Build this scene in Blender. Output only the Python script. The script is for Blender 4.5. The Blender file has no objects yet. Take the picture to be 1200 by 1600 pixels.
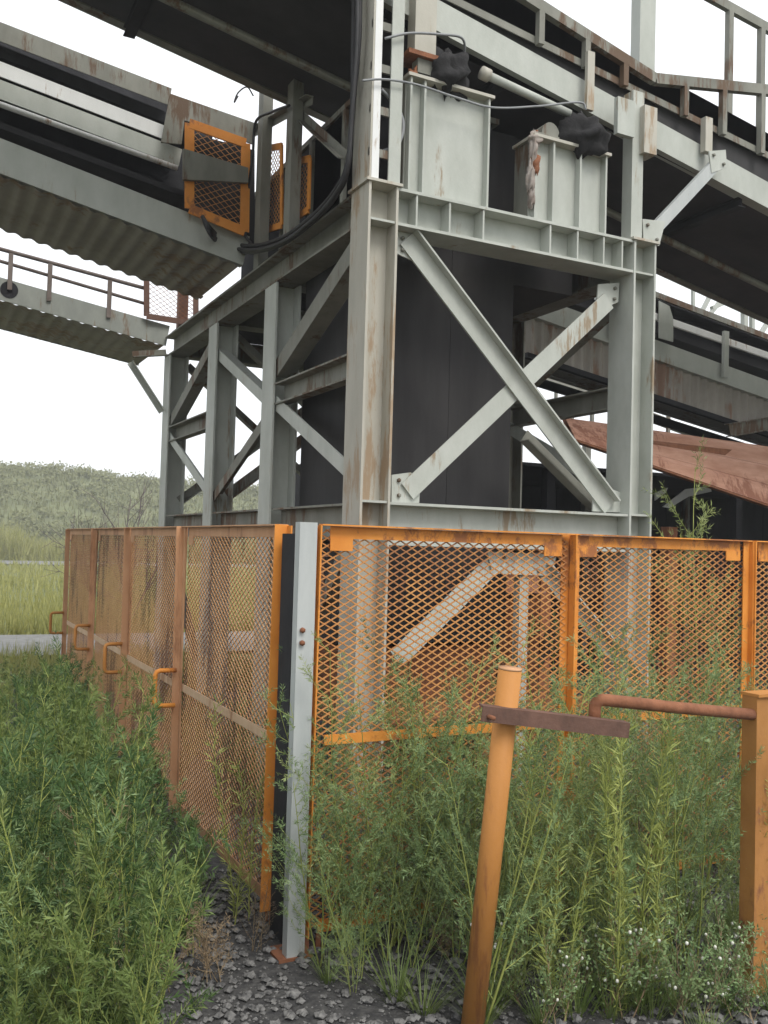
import bpy, math, random
from mathutils import Vector, Matrix

# ------------------------------------------------------------------ camera
scn = bpy.context.scene
COL = scn.collection
F = 1463.0
def cvec(px, py): return Vector((px-600.0, 800.0-py, -F))
vy = cvec(-140, 832).normalized()
vx = cvec(3500, 935); vx = (vx - vy*vx.dot(vy)).normalized()
vz = vx.cross(vy)
RW = Matrix((vx, vy, vz))                      # camera -> world rotation
def ray(px, py): return RW @ cvec(px, py)
EYE = 1.62
d0 = ray(465, 1490)
CAM = Vector((-d0.x*EYE/-d0.z, -d0.y*EYE/-d0.z, EYE))
def on(px, py, ax, v):
    d = ray(px, py); return CAM + d*((v-CAM[ax])/d[ax])
def oy(px, py, y): return on(px, py, 1, y)
def ox(px, py, x): return on(px, py, 0, x)
cd = bpy.data.cameras.new('camera'); cam = bpy.data.objects.new('camera', cd); COL.objects.link(cam)
cd.sensor_fit = 'VERTICAL'; cd.sensor_height = 36.0; cd.lens = F/1600*36.0
cd.clip_start = 0.05; cd.clip_end = 3000
cam.matrix_world = Matrix.Translation(CAM) @ RW.to_4x4()
scn.camera = cam

# ------------------------------------------------------------------ sky, sun, exposure
SUN_EL, SUN_AZ = math.radians(52), math.radians(172)      # azimuth measured clockwise from +Y
w = bpy.data.worlds.new('World'); scn.world = w; w.use_nodes = True
nt = w.node_tree; nt.nodes.clear()
out = nt.nodes.new('ShaderNodeOutputWorld'); bg = nt.nodes.new('ShaderNodeBackground')
sky = nt.nodes.new('ShaderNodeTexSky'); sky.sky_type = 'NISHITA'; sky.sun_disc = False
sky.sun_elevation = SUN_EL; sky.sun_rotation = SUN_AZ
sky.air_density = 1.0; sky.dust_density = 4.0; sky.ozone_density = 1.0
mixn = nt.nodes.new('ShaderNodeMix'); mixn.data_type = 'RGBA'
mixn.inputs['Factor'].default_value = 0.86                 # closed white cloud deck over the blue
mixn.inputs['B'].default_value = (10.2, 10.4, 10.7, 1)
nt.links.new(sky.outputs[0], mixn.inputs['A']); nt.links.new(mixn.outputs['Result'], bg.inputs[0])
bg.inputs[1].default_value = 0.10
nt.links.new(bg.outputs[0], out.inputs[0])
sl = bpy.data.lights.new('sun', 'SUN'); sl.energy = 1.5; sl.angle = math.radians(25); sl.color = (1, .96, .9)
so = bpy.data.objects.new('sun', sl); COL.objects.link(so)
sd = Vector((math.sin(SUN_AZ)*math.cos(SUN_EL), math.cos(SUN_AZ)*math.cos(SUN_EL), math.sin(SUN_EL)))
so.rotation_euler = (-sd).to_track_quat('-Z', 'Y').to_euler(); so.location = (0, -6, 12)
scn.view_settings.view_transform = 'Standard'; scn.view_settings.look = 'None'
scn.view_settings.gamma = 1.0; scn.view_settings.use_curve_mapping = False
scn.view_settings.exposure = 0.55

# ------------------------------------------------------------------ materials
def hexc(r, g, b): return (r, g, b, 1)
def mat(name, c1, c2=None, rough=.6, scale=6.0, streak=1.0, rust=None, rust_amt=.0, dirt=0.0, bump=.0, bscale=40, metal=0.0, spec=.4, rs=.16, trans=0.0):
    m = bpy.data.materials.new(name); m.use_nodes = True
    n = m.node_tree.nodes; l = m.node_tree.links; n.clear()
    o = n.new('ShaderNodeOutputMaterial'); b = n.new('ShaderNodeBsdfPrincipled')
    b.inputs['Roughness'].default_value = rough; b.inputs['Metallic'].default_value = metal
    b.inputs['Specular IOR Level'].default_value = spec
    l.new(b.outputs[0], o.inputs[0])
    g = n.new('ShaderNodeNewGeometry')
    mp = n.new('ShaderNodeMapping'); mp.inputs['Scale'].default_value = (1, 1, streak)
    l.new(g.outputs['Position'], mp.inputs[0])
    t = n.new('ShaderNodeTexNoise'); t.inputs['Scale'].default_value = scale; t.inputs['Detail'].default_value = 7
    t.inputs['Roughness'].default_value = .65
    l.new(mp.outputs[0], t.inputs['Vector'])
    r = n.new('ShaderNodeValToRGB'); r.color_ramp.elements[0].color = c1; r.color_ramp.elements[1].color = c2 or c1
    r.color_ramp.elements[0].position = .32; r.color_ramp.elements[1].position = .68
    l.new(t.outputs[0], r.inputs[0])
    col = r.outputs[0]
    if rust:
        mp2 = n.new('ShaderNodeMapping'); mp2.inputs['Scale'].default_value = (1, 1, rs); mp2.inputs['Location'].default_value = (3.1, 7.7, 1.3)
        l.new(g.outputs['Position'], mp2.inputs[0])
        t2 = n.new('ShaderNodeTexNoise'); t2.inputs['Scale'].default_value = 13; t2.inputs['Detail'].default_value = 9; t2.inputs['Roughness'].default_value = .72
        l.new(mp2.outputs[0], t2.inputs['Vector'])
        t3 = n.new('ShaderNodeTexNoise'); t3.inputs['Scale'].default_value = 1.6; t3.inputs['Detail'].default_value = 3
        l.new(g.outputs['Position'], t3.inputs['Vector'])
        mm = n.new('ShaderNodeMath'); mm.operation = 'MULTIPLY'; l.new(t2.outputs[0], mm.inputs[0]); l.new(t3.outputs[0], mm.inputs[1])
        r2 = n.new('ShaderNodeValToRGB'); hi = .42 - .30*rust_amt
        r2.color_ramp.elements[0].position = max(0, hi); r2.color_ramp.elements[1].position = hi + .06
        l.new(mm.outputs[0], r2.inputs[0])
        mx = n.new('ShaderNodeMix'); mx.data_type = 'RGBA'; mx.inputs['B'].default_value = rust
        l.new(r2.outputs[0], mx.inputs['Factor']); l.new(col, mx.inputs['A']); col = mx.outputs['Result']
    l.new(col, b.inputs['Base Color'])
    if bump:
        t4 = n.new('ShaderNodeTexNoise'); t4.inputs['Scale'].default_value = bscale; t4.inputs['Detail'].default_value = 5
        l.new(g.outputs['Position'], t4.inputs['Vector'])
        bp = n.new('ShaderNodeBump'); bp.inputs['Strength'].default_value = bump; bp.inputs['Distance'].default_value = .01
        l.new(t4.outputs[0], bp.inputs['Height']); l.new(bp.outputs[0], b.inputs['Normal'])
    if trans:
        tr = n.new('ShaderNodeBsdfTranslucent'); l.new(col, tr.inputs[0])
        ms = n.new('ShaderNodeMixShader'); ms.inputs[0].default_value = trans
        l.new(b.outputs[0], ms.inputs[1]); l.new(tr.outputs[0], ms.inputs[2]); l.new(ms.outputs[0], o.inputs[0])
    return m
RUST = hexc(.20, .085, .035)
M = {}
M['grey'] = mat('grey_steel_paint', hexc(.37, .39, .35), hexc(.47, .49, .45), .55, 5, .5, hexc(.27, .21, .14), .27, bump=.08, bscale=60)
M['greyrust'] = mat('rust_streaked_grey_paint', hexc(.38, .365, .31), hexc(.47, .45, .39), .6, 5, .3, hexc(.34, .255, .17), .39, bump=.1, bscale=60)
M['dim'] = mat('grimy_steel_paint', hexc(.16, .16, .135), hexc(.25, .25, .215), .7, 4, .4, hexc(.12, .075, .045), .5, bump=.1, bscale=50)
M['galleryside'] = mat('dull_gallery_paint', hexc(.24, .255, .23), hexc(.32, .335, .30), .6, 4, .6, hexc(.2, .14, .09), .3)
M['galv'] = mat('galvanised_steel', hexc(.37, .395, .39), hexc(.48, .50, .49), .45, 8, .2, hexc(.22, .16, .10), .33, bump=.05)
M['black'] = mat('black_coal_dust_and_shade', hexc(.012, .012, .014), hexc(.03, .03, .034), .85, 3, .4, bump=.2, bscale=30)  # also the black put in for shade at the added shed and corner gap
M['chute'] = mat('dark_chute_plate', hexc(.02, .019, .02), hexc(.042, .04, .041), .75, 3, .15, bump=.1, bscale=20)
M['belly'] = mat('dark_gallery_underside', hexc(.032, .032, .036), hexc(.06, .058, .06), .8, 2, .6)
M['orange'] = mat('orange_guard_paint', hexc(.60, .205, .025), hexc(.76, .31, .058), .6, 4, .8, hexc(.34, .125, .04), .42, bump=.06, bscale=70, rs=.7)
M['orangeold'] = mat('weathered_orange_paint', hexc(.43, .185, .042), hexc(.49, .215, .055), .65, 7, .4, hexc(.30, .12, .04), .36, bump=.1, bscale=70)
M['faded'] = mat('faded_orange_brown_paint', hexc(.47, .25, .125), hexc(.58, .335, .185), .7, 9, .5, hexc(.34, .17, .085), .42, bump=.08, bscale=60)
M['palerail'] = mat('bleached_orange_paint', hexc(.48, .32, .19), hexc(.60, .43, .28), .7, 9, .5, hexc(.34, .18, .09), .4)
M['mesh'] = mat('rusty_orange_mesh', hexc(.44, .185, .055), hexc(.58, .29, .10), .7, 12, .5, hexc(.34, .15, .06), .5)
M['meshfaded'] = mat('faded_mesh', hexc(.46, .235, .10), hexc(.60, .35, .175), .75, 12, .5, hexc(.22, .11, .06), .5)
M['rust'] = mat('rusty_steel', hexc(.16, .062, .03), hexc(.29, .12, .06), .85, 14, .5, bump=.3, bscale=60)
M['railbrown'] = mat('grimy_brown_rail', hexc(.13, .10, .085), hexc(.22, .185, .165), .8, 10, .5)
M['postbrown'] = mat('brown_orange_paint', hexc(.31, .135, .035), hexc(.42, .195, .055), .7, 5, .7, hexc(.22, .09, .04), .45, bump=.1, bscale=60, rs=.5)
M['brown'] = mat('brown_rusted_angle', hexc(.10, .055, .04), hexc(.17, .09, .065), .8, 14, .5, bump=.2, bscale=60)
M['pinkrust'] = mat('red_oxide_plate', hexc(.42, .20, .125), hexc(.60, .34, .24), .75, 2.6, 4.0, hexc(.30, .13, .08), .45, bump=.1)
M['sheet'] = mat('weathered_corrugated_sheet', hexc(.21, .19, .165), hexc(.31, .285, .25), .65, 3, .6, hexc(.19, .12, .08), .5)
M['clad'] = mat('weathered_side_cladding', hexc(.30, .275, .24), hexc(.42, .39, .35), .65, 3, .6, hexc(.27, .17, .12), .5)
M['pale'] = mat('pale_weathered_paint_and_slit_light', hexc(.66, .67, .66), hexc(.76, .77, .76), .5, 5, .4, hexc(.3, .2, .12), .35)  # pale colour also used for the bright slits of light
M['cable'] = mat('black_cable_rubber', hexc(.018, .018, .02), hexc(.03, .03, .032), .6, 10)
M['wire'] = mat('grey_conduit', hexc(.20, .21, .22), hexc(.28, .29, .30), .55, 10)
M['mud'] = mat('dark_caked_sludge', hexc(.012, .012, .013), hexc(.03, .029, .03), .95, 18, 1, bump=.8, bscale=25)
M['pinkmud'] = mat('pale_spilled_cake', hexc(.22, .17, .145), hexc(.36, .33, .30), .95, 16, 1, bump=.6, bscale=25)
M['gravel'] = mat('dark_coal_gravel', hexc(.022, .022, .024), hexc(.085, .083, .08), .95, 24, 1, bump=1.0, bscale=45)
M['stone'] = mat('dark_grey_stone', hexc(.03, .03, .032), hexc(.24, .235, .225), .9, 33, 1, bump=.4, bscale=90)
M['soil'] = mat('field_soil', hexc(.10, .115, .045), hexc(.17, .19, .07), .95, .9, 1, bump=.4, bscale=8)
M['road'] = mat('grey_gravel_road', hexc(.15, .15, .145), hexc(.22, .22, .21), .95, 6, 1, bump=.5, bscale=40)
M['hill'] = mat('scrub_covered_bank', hexc(.13, .15, .07), hexc(.20, .21, .11), .95, .25, 1, bump=.6, bscale=2)
def leaf(name, a, b, t=.18): return mat(name, a, b, .5, 9, 1, spec=.35, trans=t)
M['feather'] = leaf('grey_green_feathery_leaf', hexc(.11, .19, .07), hexc(.28, .37, .16))
M['dkleaf'] = leaf('dark_green_leaf', hexc(.028, .072, .022), hexc(.11, .18, .055))
M['feathery'] = leaf('yellowish_feathery_leaf', hexc(.17, .23, .07), hexc(.33, .38, .15))
M['ylstem'] = leaf('yellow_green_stem', hexc(.27, .32, .07), hexc(.42, .46, .14))
M['grass'] = leaf('grass_blade', hexc(.09, .15, .035), hexc(.20, .25, .075))
M['meadow'] = leaf('meadow_grass', hexc(.19, .21, .06), hexc(.40, .38, .13))
M['scrub'] = leaf('scrub_leaf', hexc(.125, .145, .055), hexc(.24, .24, .105))
M['dry'] = mat('dry_stalk', hexc(.19, .13, .075), hexc(.33, .25, .15), .9, 12)
M['twig'] = mat('grey_twig', hexc(.09, .07, .07), hexc(.16, .13, .13), .9, 12)
M['flower'] = mat('white_seed_head', hexc(.55, .55, .48), hexc(.7, .7, .62), .9, 20)

# ------------------------------------------------------------------ builders
BASE = {}
def thing(name, label, cat, loc=(0, 0, 0), group=None):
    e = bpy.data.objects.new(name, None); COL.objects.link(e); e.location = loc; e.empty_display_size = .1
    e['label'] = label; e['category'] = cat
    if group: e['group'] = group
    BASE[e] = Vector(loc); return e
def root_loc(o):
    while o is not None:
        if o in BASE: return BASE[o]
        o = o.parent
    return Vector((0, 0, 0))
def mk(name, V, Fc, m, parent=None, label=None, cat=None, kind=None, group=None, smooth=False, loc=None):
    L = root_loc(parent) if parent else (Vector(loc) if loc else Vector((0, 0, 0)))
    me = bpy.data.meshes.new(name); me.from_pydata([tuple(Vector(v)-L) for v in V], [], Fc); me.update()
    me.materials.append(M[m] if isinstance(m, str) else m)
    if smooth:
        for p in me.polygons: p.use_smooth = True
    o = bpy.data.objects.new(name, me); COL.objects.link(o)
    if parent: o.parent = parent
    else: o.location = L; BASE[o] = L
    if label: o['label'] = label
    if cat: o['category'] = cat
    if kind: o['kind'] = kind
    if group: o['group'] = group
    return o
class MB:
    def __init__(s): s.V = []; s.F = []
    def add(s, V, Fc):
        k = len(s.V); s.V += [Vector(v) for v in V]; s.F += [tuple(i+k for i in f) for f in Fc]; return s
    def prism(s, outline, p0, p1, up, cap=True):
        p0 = Vector(p0); p1 = Vector(p1); a = (p1-p0).normalized(); up = Vector(up)
        v = (up - a*up.dot(a)).normalized(); u = v.cross(a)          # u: side, v: up
        n = len(outline)
        V = [p0+u*x+v*y for x, y in outline] + [p1+u*x+v*y for x, y in outline]
        Fc = [(i, (i+1) % n, n+(i+1) % n, n+i) for i in range(n)]
        if cap: Fc += [tuple(reversed(range(n))), tuple(range(n, 2*n))]
        return s.add(V, Fc)
    def box(s, lo, hi):
        x0, y0, z0 = lo; x1, y1, z1 = hi
        return s.add([(x0,y0,z0),(x1,y0,z0),(x1,y1,z0),(x0,y1,z0),(x0,y0,z1),(x1,y0,z1),(x1,y1,z1),(x0,y1,z1)],
                     [(0,3,2,1),(4,5,6,7),(0,1,5,4),(1,2,6,5),(2,3,7,6),(3,0,4,7)])
    def tube(s, pts, r, seg=8, cap=True):
        pts = [Vector(p) for p in pts]; rs = r if isinstance(r, (list, tuple)) else [r]*len(pts)
        V = []; Fc = []; n = len(pts); ref = None
        for i, p in enumerate(pts):
            t = (pts[min(i+1, n-1)]-pts[max(i-1, 0)]).normalized()
            if ref is None:
                ref = Vector((0, 0, 1)) if abs(t.z) < .9 else Vector((1, 0, 0))
            a = (ref - t*ref.dot(t)).normalized(); ref = a; b = t.cross(a)
            for k in range(seg):
                th = 2*math.pi*k/seg; V.append(p+(a*math.cos(th)+b*math.sin(th))*rs[i])
        for i in range(n-1):
            for k in range(seg):
                k2 = (k+1) % seg; Fc.append((i*seg+k, i*seg+k2, (i+1)*seg+k2, (i+1)*seg+k))
        if cap: Fc += [tuple(reversed(range(seg))), tuple(range((n-1)*seg, n*seg))]
        return s.add(V, Fc)
    def build(s, name, m, parent=None, **k): return mk(name, s.V, s.F, m, parent, **k)
def rect(w, h): return [(-w/2, -h/2), (w/2, -h/2), (w/2, h/2), (-w/2, h/2)]
def Hs(b, d, tf, tw):        # flanges at v=+-d/2 of width b, web vertical
    return [(-b/2,-d/2),(b/2,-d/2),(b/2,-d/2+tf),(tw/2,-d/2+tf),(tw/2,d/2-tf),(b/2,d/2-tf),(b/2,d/2),(-b/2,d/2),(-b/2,d/2-tf),(-tw/2,d/2-tf),(-tw/2,-d/2+tf),(-b/2,-d/2+tf)]
def Cs(b, d, t, sgn=1):      # channel: web at u=0, flanges towards sgn*u
    o = [(0,-d/2),(b,-d/2),(b,-d/2+t),(t,-d/2+t),(t,d/2-t),(b,d/2-t),(b,d/2),(0,d/2)]
    return o if sgn > 0 else [(-x, y) for x, y in reversed(o)]
def Ls(a, b, t, su=1, sv=1):
    o = [(0,0),(a,0),(a,t),(t,t),(t,b),(0,b)]
    o = [(x*su, y*sv) for x, y in o]
    return o if su*sv > 0 else list(reversed(o))
def bar(name, p0, p1, outline, up, m, parent, **k): return MB().prism(outline, p0, p1, up).build(name, m, parent, **k)
def pipe(name, pts, r, m, parent=None, seg=10, **k): return MB().tube(pts, r, seg).build(name, m, parent, smooth=True, **k)
def plate(name, pts, n, t, m, parent, **k):     # polygon pts extruded by t along n
    n = Vector(n).normalized()*t; c = len(pts); P = [Vector(p) for p in pts]
    V = P+[p+n for p in P]
    Fc = [tuple(range(c)), tuple(reversed(range(c, 2*c)))]+[((i+1) % c, i, c+i, c+(i+1) % c) for i in range(c)]
    return mk(name, V, Fc, m, parent, **k)
def arc(pts, n=10):           # catmull-rom through points
    P = [Vector(p) for p in pts]; P = [2*P[0]-P[1]]+P+[2*P[-1]-P[-2]]; R = []
    for i in range(1, len(P)-2):
        for k in range(n):
            t = k/n; a, b, c, d = P[i-1:i+3]
            R.append(.5*((2*b)+(c-a)*t+(2*a-5*b+4*c-d)*t*t+(3*b-a-3*c+d)*t**3))
    R.append(P[-2]); return R
def lump(name, c, s, m, parent=None, seed=0, **k):
    rnd = random.Random(seed); V = []; Fc = []; nu, nv = 30, 18
    ph = [rnd.uniform(0, 6.28) for _ in range(8)]
    for j in range(nv+1):
        th = math.pi*j/nv
        for i in range(nu):
            f = 2*math.pi*i/nu
            r = 1+.18*math.sin(3*f+ph[0])*math.sin(2*th+ph[1])+.14*math.sin(5*f+ph[2]+3*th)+.1*math.sin(7*th+ph[3]+2*f)+.09*math.sin(11*f+ph[4])*math.sin(9*th+ph[5])+rnd.uniform(-.06, .06)
            V.append(Vector(c)+Vector((s[0]*r*math.sin(th)*math.cos(f), s[1]*r*math.sin(th)*math.sin(f), s[2]*r*math.cos(th))))
    for j in range(nv):
        for i in range(nu):
            i2 = (i+1) % nu; Fc.append((j*nu+i, (j+1)*nu+i, (j+1)*nu+i2, j*nu+i2))
    return mk(name, V, Fc, m, parent, smooth=True, **k)

# ------------------------------------------------------------------ ground, road, field, hills
def sheet(name, x0, x1, y0, y1, nx, ny, zf, m, **k):
    V = [(x0+(x1-x0)*i/nx, y0+(y1-y0)*j/ny, 0) for j in range(ny+1) for i in range(nx+1)]
    V = [(x, y, zf(x, y)) for x, y, _ in V]
    Fc = [(j*(nx+1)+i, j*(nx+1)+i+1, (j+1)*(nx+1)+i+1, (j+1)*(nx+1)+i) for j in range(ny) for i in range(nx)]
    return mk(name, V, Fc, m, smooth=True, **k)
def wob(x, y, s=1): return math.sin(x*1.7*s+.3)*math.sin(y*1.3*s+1.1)+.5*math.sin(x*3.1*s+y*2.3*s)
sheet('ground', -900, 900, -200, 1500, 60, 60, lambda x, y: -.03, 'soil', kind='structure')
sheet('gravel_yard', -14, 22, -9, 9, 90, 60, lambda x, y: .012*wob(x, y), 'gravel', kind='structure')
def road_band(name, ya, yb):
    sheet(name, -60, 24, ya, yb, 40, 3, lambda x, y: .03+.01*wob(x, y, .3), 'road', kind='structure')
road_band('gravel_road', 9.8, 12.6)
road_band('gravel_track', 52.0, 60.0)
def hz(x, y):
    t = max(0, min(1, (y-66)/24)); t = t*t*(3-2*t)
    return -.04 + t*(6.6+.5*math.sin(x*.05+1)+.35*math.sin(x*.13)+.2*math.sin(x*.31+y*.2))+.12*wob(x, y, .4)*t
sheet('hill', -160, 170, 60, 130, 150, 50, hz, 'hill', kind='structure')

# ------------------------------------------------------------------ steel tower
XT, YT = .914, 1.48
XR0, XR1 = 2.96, 3.16
ZT, ZB, ZL = 3.79, 3.56, 1.885
tower = thing('steel_tower', 'grey painted steel support tower with cross braces behind the orange mesh guards', 'steel tower', (2.0, 4.0, 0))
FW, CDX = .25, .20
cy = [YT, 3.04, 4.55, 6.23]                       # front (-Y) edge of each column's flanges
def column(x0, y0, z1=ZT, m='grey', name='column', z0=0, wx=CDX):
    xc, yc = x0+wx/2, y0+FW/2
    o = bar(name, (xc, yc, z0+.02), (xc, yc, z1), Hs(FW, wx, .016, .012), (1, 0, 0), m, tower)
    if z0 == 0:
        MB().box((x0-.07, y0-.06, .0), (x0+wx+.07, y0+FW+.06, .022)).build('base_plate', 'dim', o)
    return o
for i, y in enumerate(cy):
    column(XT, y, ZT if i == 0 else ZB-.002, 'greyrust' if i == 0 else 'grey')
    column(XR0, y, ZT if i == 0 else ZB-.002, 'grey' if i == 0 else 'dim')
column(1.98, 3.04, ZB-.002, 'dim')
# front beams with stiffeners
yf = YT+FW/2
top = bar('beam', (XT+CDX+.002, yf, (ZT+ZB)/2), (XR0-.002, yf, (ZT+ZB)/2), Hs(FW*.96, ZT-ZB, .018, .012), (0, 0, 1), 'grey', tower)
for px in (652, 704, 757, 862, 905, 946, 975):
    x = oy(px, 360, YT).x
    MB().box((x-.006, YT+.012, ZB+.020), (x+.006, yf-.008, ZT-.020)).build('stiffener', 'grey', top)
for xa, xb in ((XT-.02, XT+CDX+.02), (XR0-.02, XR1+.02)):
    MB().box((xa, YT-.015, ZT+.001), (xb, YT+FW+.015, ZT+.018)).build('cap_plate', 'greyrust', tower)
for xs in (XT+.03, XR0+.03):                       # stiffeners across the column webs level with the beam flanges
    for z in (ZB+.005, ZL-.01):
        MB().box((xs-.012, YT+.008, z), (xs+CDX-.048, YT+FW/2-.008, z+.014)).build('web_stiffener', 'grey', tower)
low = bar('beam', (XT+CDX+.002, yf, ZL-.13), (XR0-.002, yf, ZL-.13), Hs(FW*.9, .26, .016, .012), (0, 0, 1), 'grey', tower)
bar('beam', (XT+CDX+.002, yf+.9, 1.42), (XR0-.002, yf+.9, 1.42), Hs(.2, .26, .016, .012), (0, 0, 1), 'pinkrust', tower)
# side beams (left and right faces) and struts
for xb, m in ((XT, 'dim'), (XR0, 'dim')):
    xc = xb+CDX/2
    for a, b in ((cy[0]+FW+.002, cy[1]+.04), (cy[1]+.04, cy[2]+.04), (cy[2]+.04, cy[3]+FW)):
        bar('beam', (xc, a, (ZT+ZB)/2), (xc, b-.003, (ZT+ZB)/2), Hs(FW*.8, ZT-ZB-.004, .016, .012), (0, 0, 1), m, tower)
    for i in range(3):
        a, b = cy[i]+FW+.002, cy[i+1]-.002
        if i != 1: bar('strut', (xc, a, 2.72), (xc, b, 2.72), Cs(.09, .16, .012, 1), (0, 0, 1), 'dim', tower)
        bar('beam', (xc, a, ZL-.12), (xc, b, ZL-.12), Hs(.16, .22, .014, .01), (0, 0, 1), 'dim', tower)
    # K bracing
    def br(p0, p1, m, w=.11): bar('brace', p0, p1, Ls(w, w, .011, 1, 1), (1, 0, 0), m, tower)
    xq = xb+.03
    br((xq, cy[0]+FW, 3.40), (xq, cy[1]+.02, 2.85), 'dim', .13)
    br((xq, cy[0]+FW, 2.02), (xq, cy[1]+.06, 2.62), 'grey', .10)
    br((xq, cy[2]+.06, 3.34), (xq, cy[1]+FW, 2.76), 'grey', .09)
    br((xq, cy[2]+.06, 2.05), (xq, cy[1]+FW, 2.60), 'dim', .09)
    br((xq, cy[2]+FW, 3.36), (xq, cy[3]+.02, 2.80), 'dim', .11)
    br((xq, cy[2]+FW, 2.02), (xq, cy[3]+.06, 2.66), 'grey', .09)
    # lower storey braces
    br((xq, cy[0]+FW, 1.55), (xq, cy[1]+.02, .25), 'dim', .09)
    br((xq, cy[2]+FW, .25), (xq, cy[3]+.02, 1.55), 'dim', .09)
# cross beams and back braces inside
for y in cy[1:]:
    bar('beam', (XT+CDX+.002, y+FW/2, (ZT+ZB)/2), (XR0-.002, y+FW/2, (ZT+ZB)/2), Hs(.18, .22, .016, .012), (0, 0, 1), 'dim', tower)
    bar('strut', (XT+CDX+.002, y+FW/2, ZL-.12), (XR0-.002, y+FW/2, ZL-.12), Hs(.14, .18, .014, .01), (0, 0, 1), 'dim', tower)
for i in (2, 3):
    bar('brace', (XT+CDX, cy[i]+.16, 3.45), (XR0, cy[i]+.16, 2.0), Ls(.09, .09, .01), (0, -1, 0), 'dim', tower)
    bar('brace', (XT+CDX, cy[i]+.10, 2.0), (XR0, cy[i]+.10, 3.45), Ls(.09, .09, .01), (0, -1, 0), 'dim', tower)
# front X brace
yb = YT+.085
def fp(px, py, y=yb): return oy(px, py, y)
bar('brace', fp(636, 372), fp(953, 792), [(-.065,-.01),(.065,-.01),(.065,.06),(.053,.06),(.053,.004),(-.065,.004)], (0, -1, 0), 'grey', tower)
bar('brace', fp(950, 470, yb+.03), fp(636, 768, yb+.03), [(-.062,-.01),(.062,-.01),(.062,.002),(-.05,.002),(-.05,.06),(-.062,.06)], (0, 1, 0), 'grey', tower)
def gus(pts, y=YT+.10, t=.012, m='grey'):
    g_ = plate('gusset', [oy(x, yy, y) for x, yy in pts], (0, 1, 0), t, m, tower)
    cx_ = sum(p_[0] for p_ in pts)/len(pts); cy_ = sum(p_[1] for p_ in pts)/len(pts)
    for q_ in pts[::2]:
        b_ = oy(cx_+(q_[0]-cx_)*.55, cy_+(q_[1]-cy_)*.55, y)
        pipe('bolt', [b_+Vector((0, -.014, 0)), b_+Vector((0, -.001, 0))], .013, 'dim', g_, 6)
gus([(612, 742), (642, 738), (657, 752), (655, 786), (612, 785)], YT+.124)
gus([(968, 442), (935, 444), (933, 470), (952, 478), (966, 472)], YT+.124)
gus([(618, 362), (645, 358), (668, 400), (655, 412), (618, 395)], YT+.098)
gus([(928, 768), (958, 765), (984, 775), (984, 801), (926, 799)], YT+.098)
bar('brace', oy(812, 690, YT+.3), oy(935, 812, YT+.3), Ls(.10, .10, .01), (0, -1, 0), 'dim', tower)
# lower storey front braces: inverted V below the low beam
bar('brace', oy(622, 1035, yf), oy(778, 882, yf), Ls(.09, .09, .01), (0, -1, 0), 'grey', tower)
bar('brace', oy(1000, 1060, yf), oy(850, 880, yf), Ls(.09, .09, .01), (0, -1, 0), 'grey', tower)
gus([(762, 862), (870, 866), (862, 900), (770, 896)], yf-.03)
p = oy(815, 880, yf+.03); bar('hanger', p, (p.x, p.y, .05), rect(.07, .07), (1, 0, 0), 'grey', tower)
bar('strut', (XT+CDX+.002, yf, .55), (XR0-.002, yf, .55), Ls(.09, .09, .01), (0, 0, 1), 'rust', tower)
# bracket under the far walkway
q = ox(250, 562, XT)
bar('bracket_arm', (XT-.01, cy[3]+.12, 3.56), (XT-.36, cy[3]+.12, 3.50), Ls(.07, .07, .01), (0, 0, 1), 'dim', tower)
bar('bracket_arm', (XT-.01, cy[3]+.15, 2.98), (XT-.36, cy[3]+.15, 3.47), Ls(.06, .06, .01), (0, -1, 0), 'grey', tower)
# posts carrying the upper gallery
def post(px0, px1, py0, py1, y, m, dep=.10, name='post'):
    a = oy(px0, py0, y); b = oy(px1, py0, y); c = oy((px0+px1)/2, py1, y)
    x0, x1 = a.x, b.x
    o = MB().box((x0, y, c.z), (x1, y+dep, a.z)).build(name, m, tower); return o
zU = 5.6
MB().box((XT, YT+.002, ZT+.02), (XT+.012, YT+FW, zU)).build('upper_post', 'greyrust', tower)
MB().box((XT+.0125, YT+.0, ZT+.02), (XT+.06, YT+.012, zU)).build('upper_post_flange', 'pale', tower)
MB().box((XT+.125, YT+.0, ZT+.02), (XT+.205, YT+.012, zU)).build('upper_post', 'grey', tower)
MB().box((XT+.195, YT+.013, ZT+.02), (XT+.205, YT+.12, zU)).build('upper_post_flange', 'greyrust', tower)
for k in range(7):
    z = ZT+.16+.26*k
    MB().box((XT+.0, YT+.014, z), (XT+.193, YT+.03, z+.05)).build('batten', 'dim', tower)
bp = post(990, 1007, 140, 379, YT+.03, 'grey', .10)
bar('brace', oy(1012, 372, YT+.05), oy(1128, 248, YT+.05), Cs(.045, .085, .008, 1), (0, 0, 1), 'galv', tower)
gus([(1004, 342), (1040, 346), (1030, 384), (1006, 382)], YT+.045)
gus([(1108, 236), (1134, 234), (1136, 262), (1112, 270)], YT+.045)
# stub bracket box on the right-hand post
a = oy(966, 150, YT-.02); b = oy(1026, 238, YT-.02)
MB().box((a.x, YT-.02, b.z+.06), (a.x+.15, YT+.02, a.z)).build('bracket_plate', 'grey', tower)
MB().box((a.x+.24, YT-.02, b.z-.02), (b.x, YT+.10, a.z)).build('bracket_plate', 'greyrust', tower)
# posts above the left face
for px, m in ((406, 'dim'), (452, 'dim')):
    pp = ox(px, 390, XT+.05)
    MB().box((XT+.02, pp.y-.06, ZT+.001), (XT+.10, pp.y+.06, 5.75)).build('upper_post', m, tower)
for (p0, p1) in (((490, 150), (360, 225)), ((470, 185), (540, 250))):
    bar('brace', ox(p0[0], p0[1], XT+.12), ox(p1[0], p1[1], XT+.12), Ls(.06, .06, .008), (-1, 0, 0), 'dim', tower)

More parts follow.
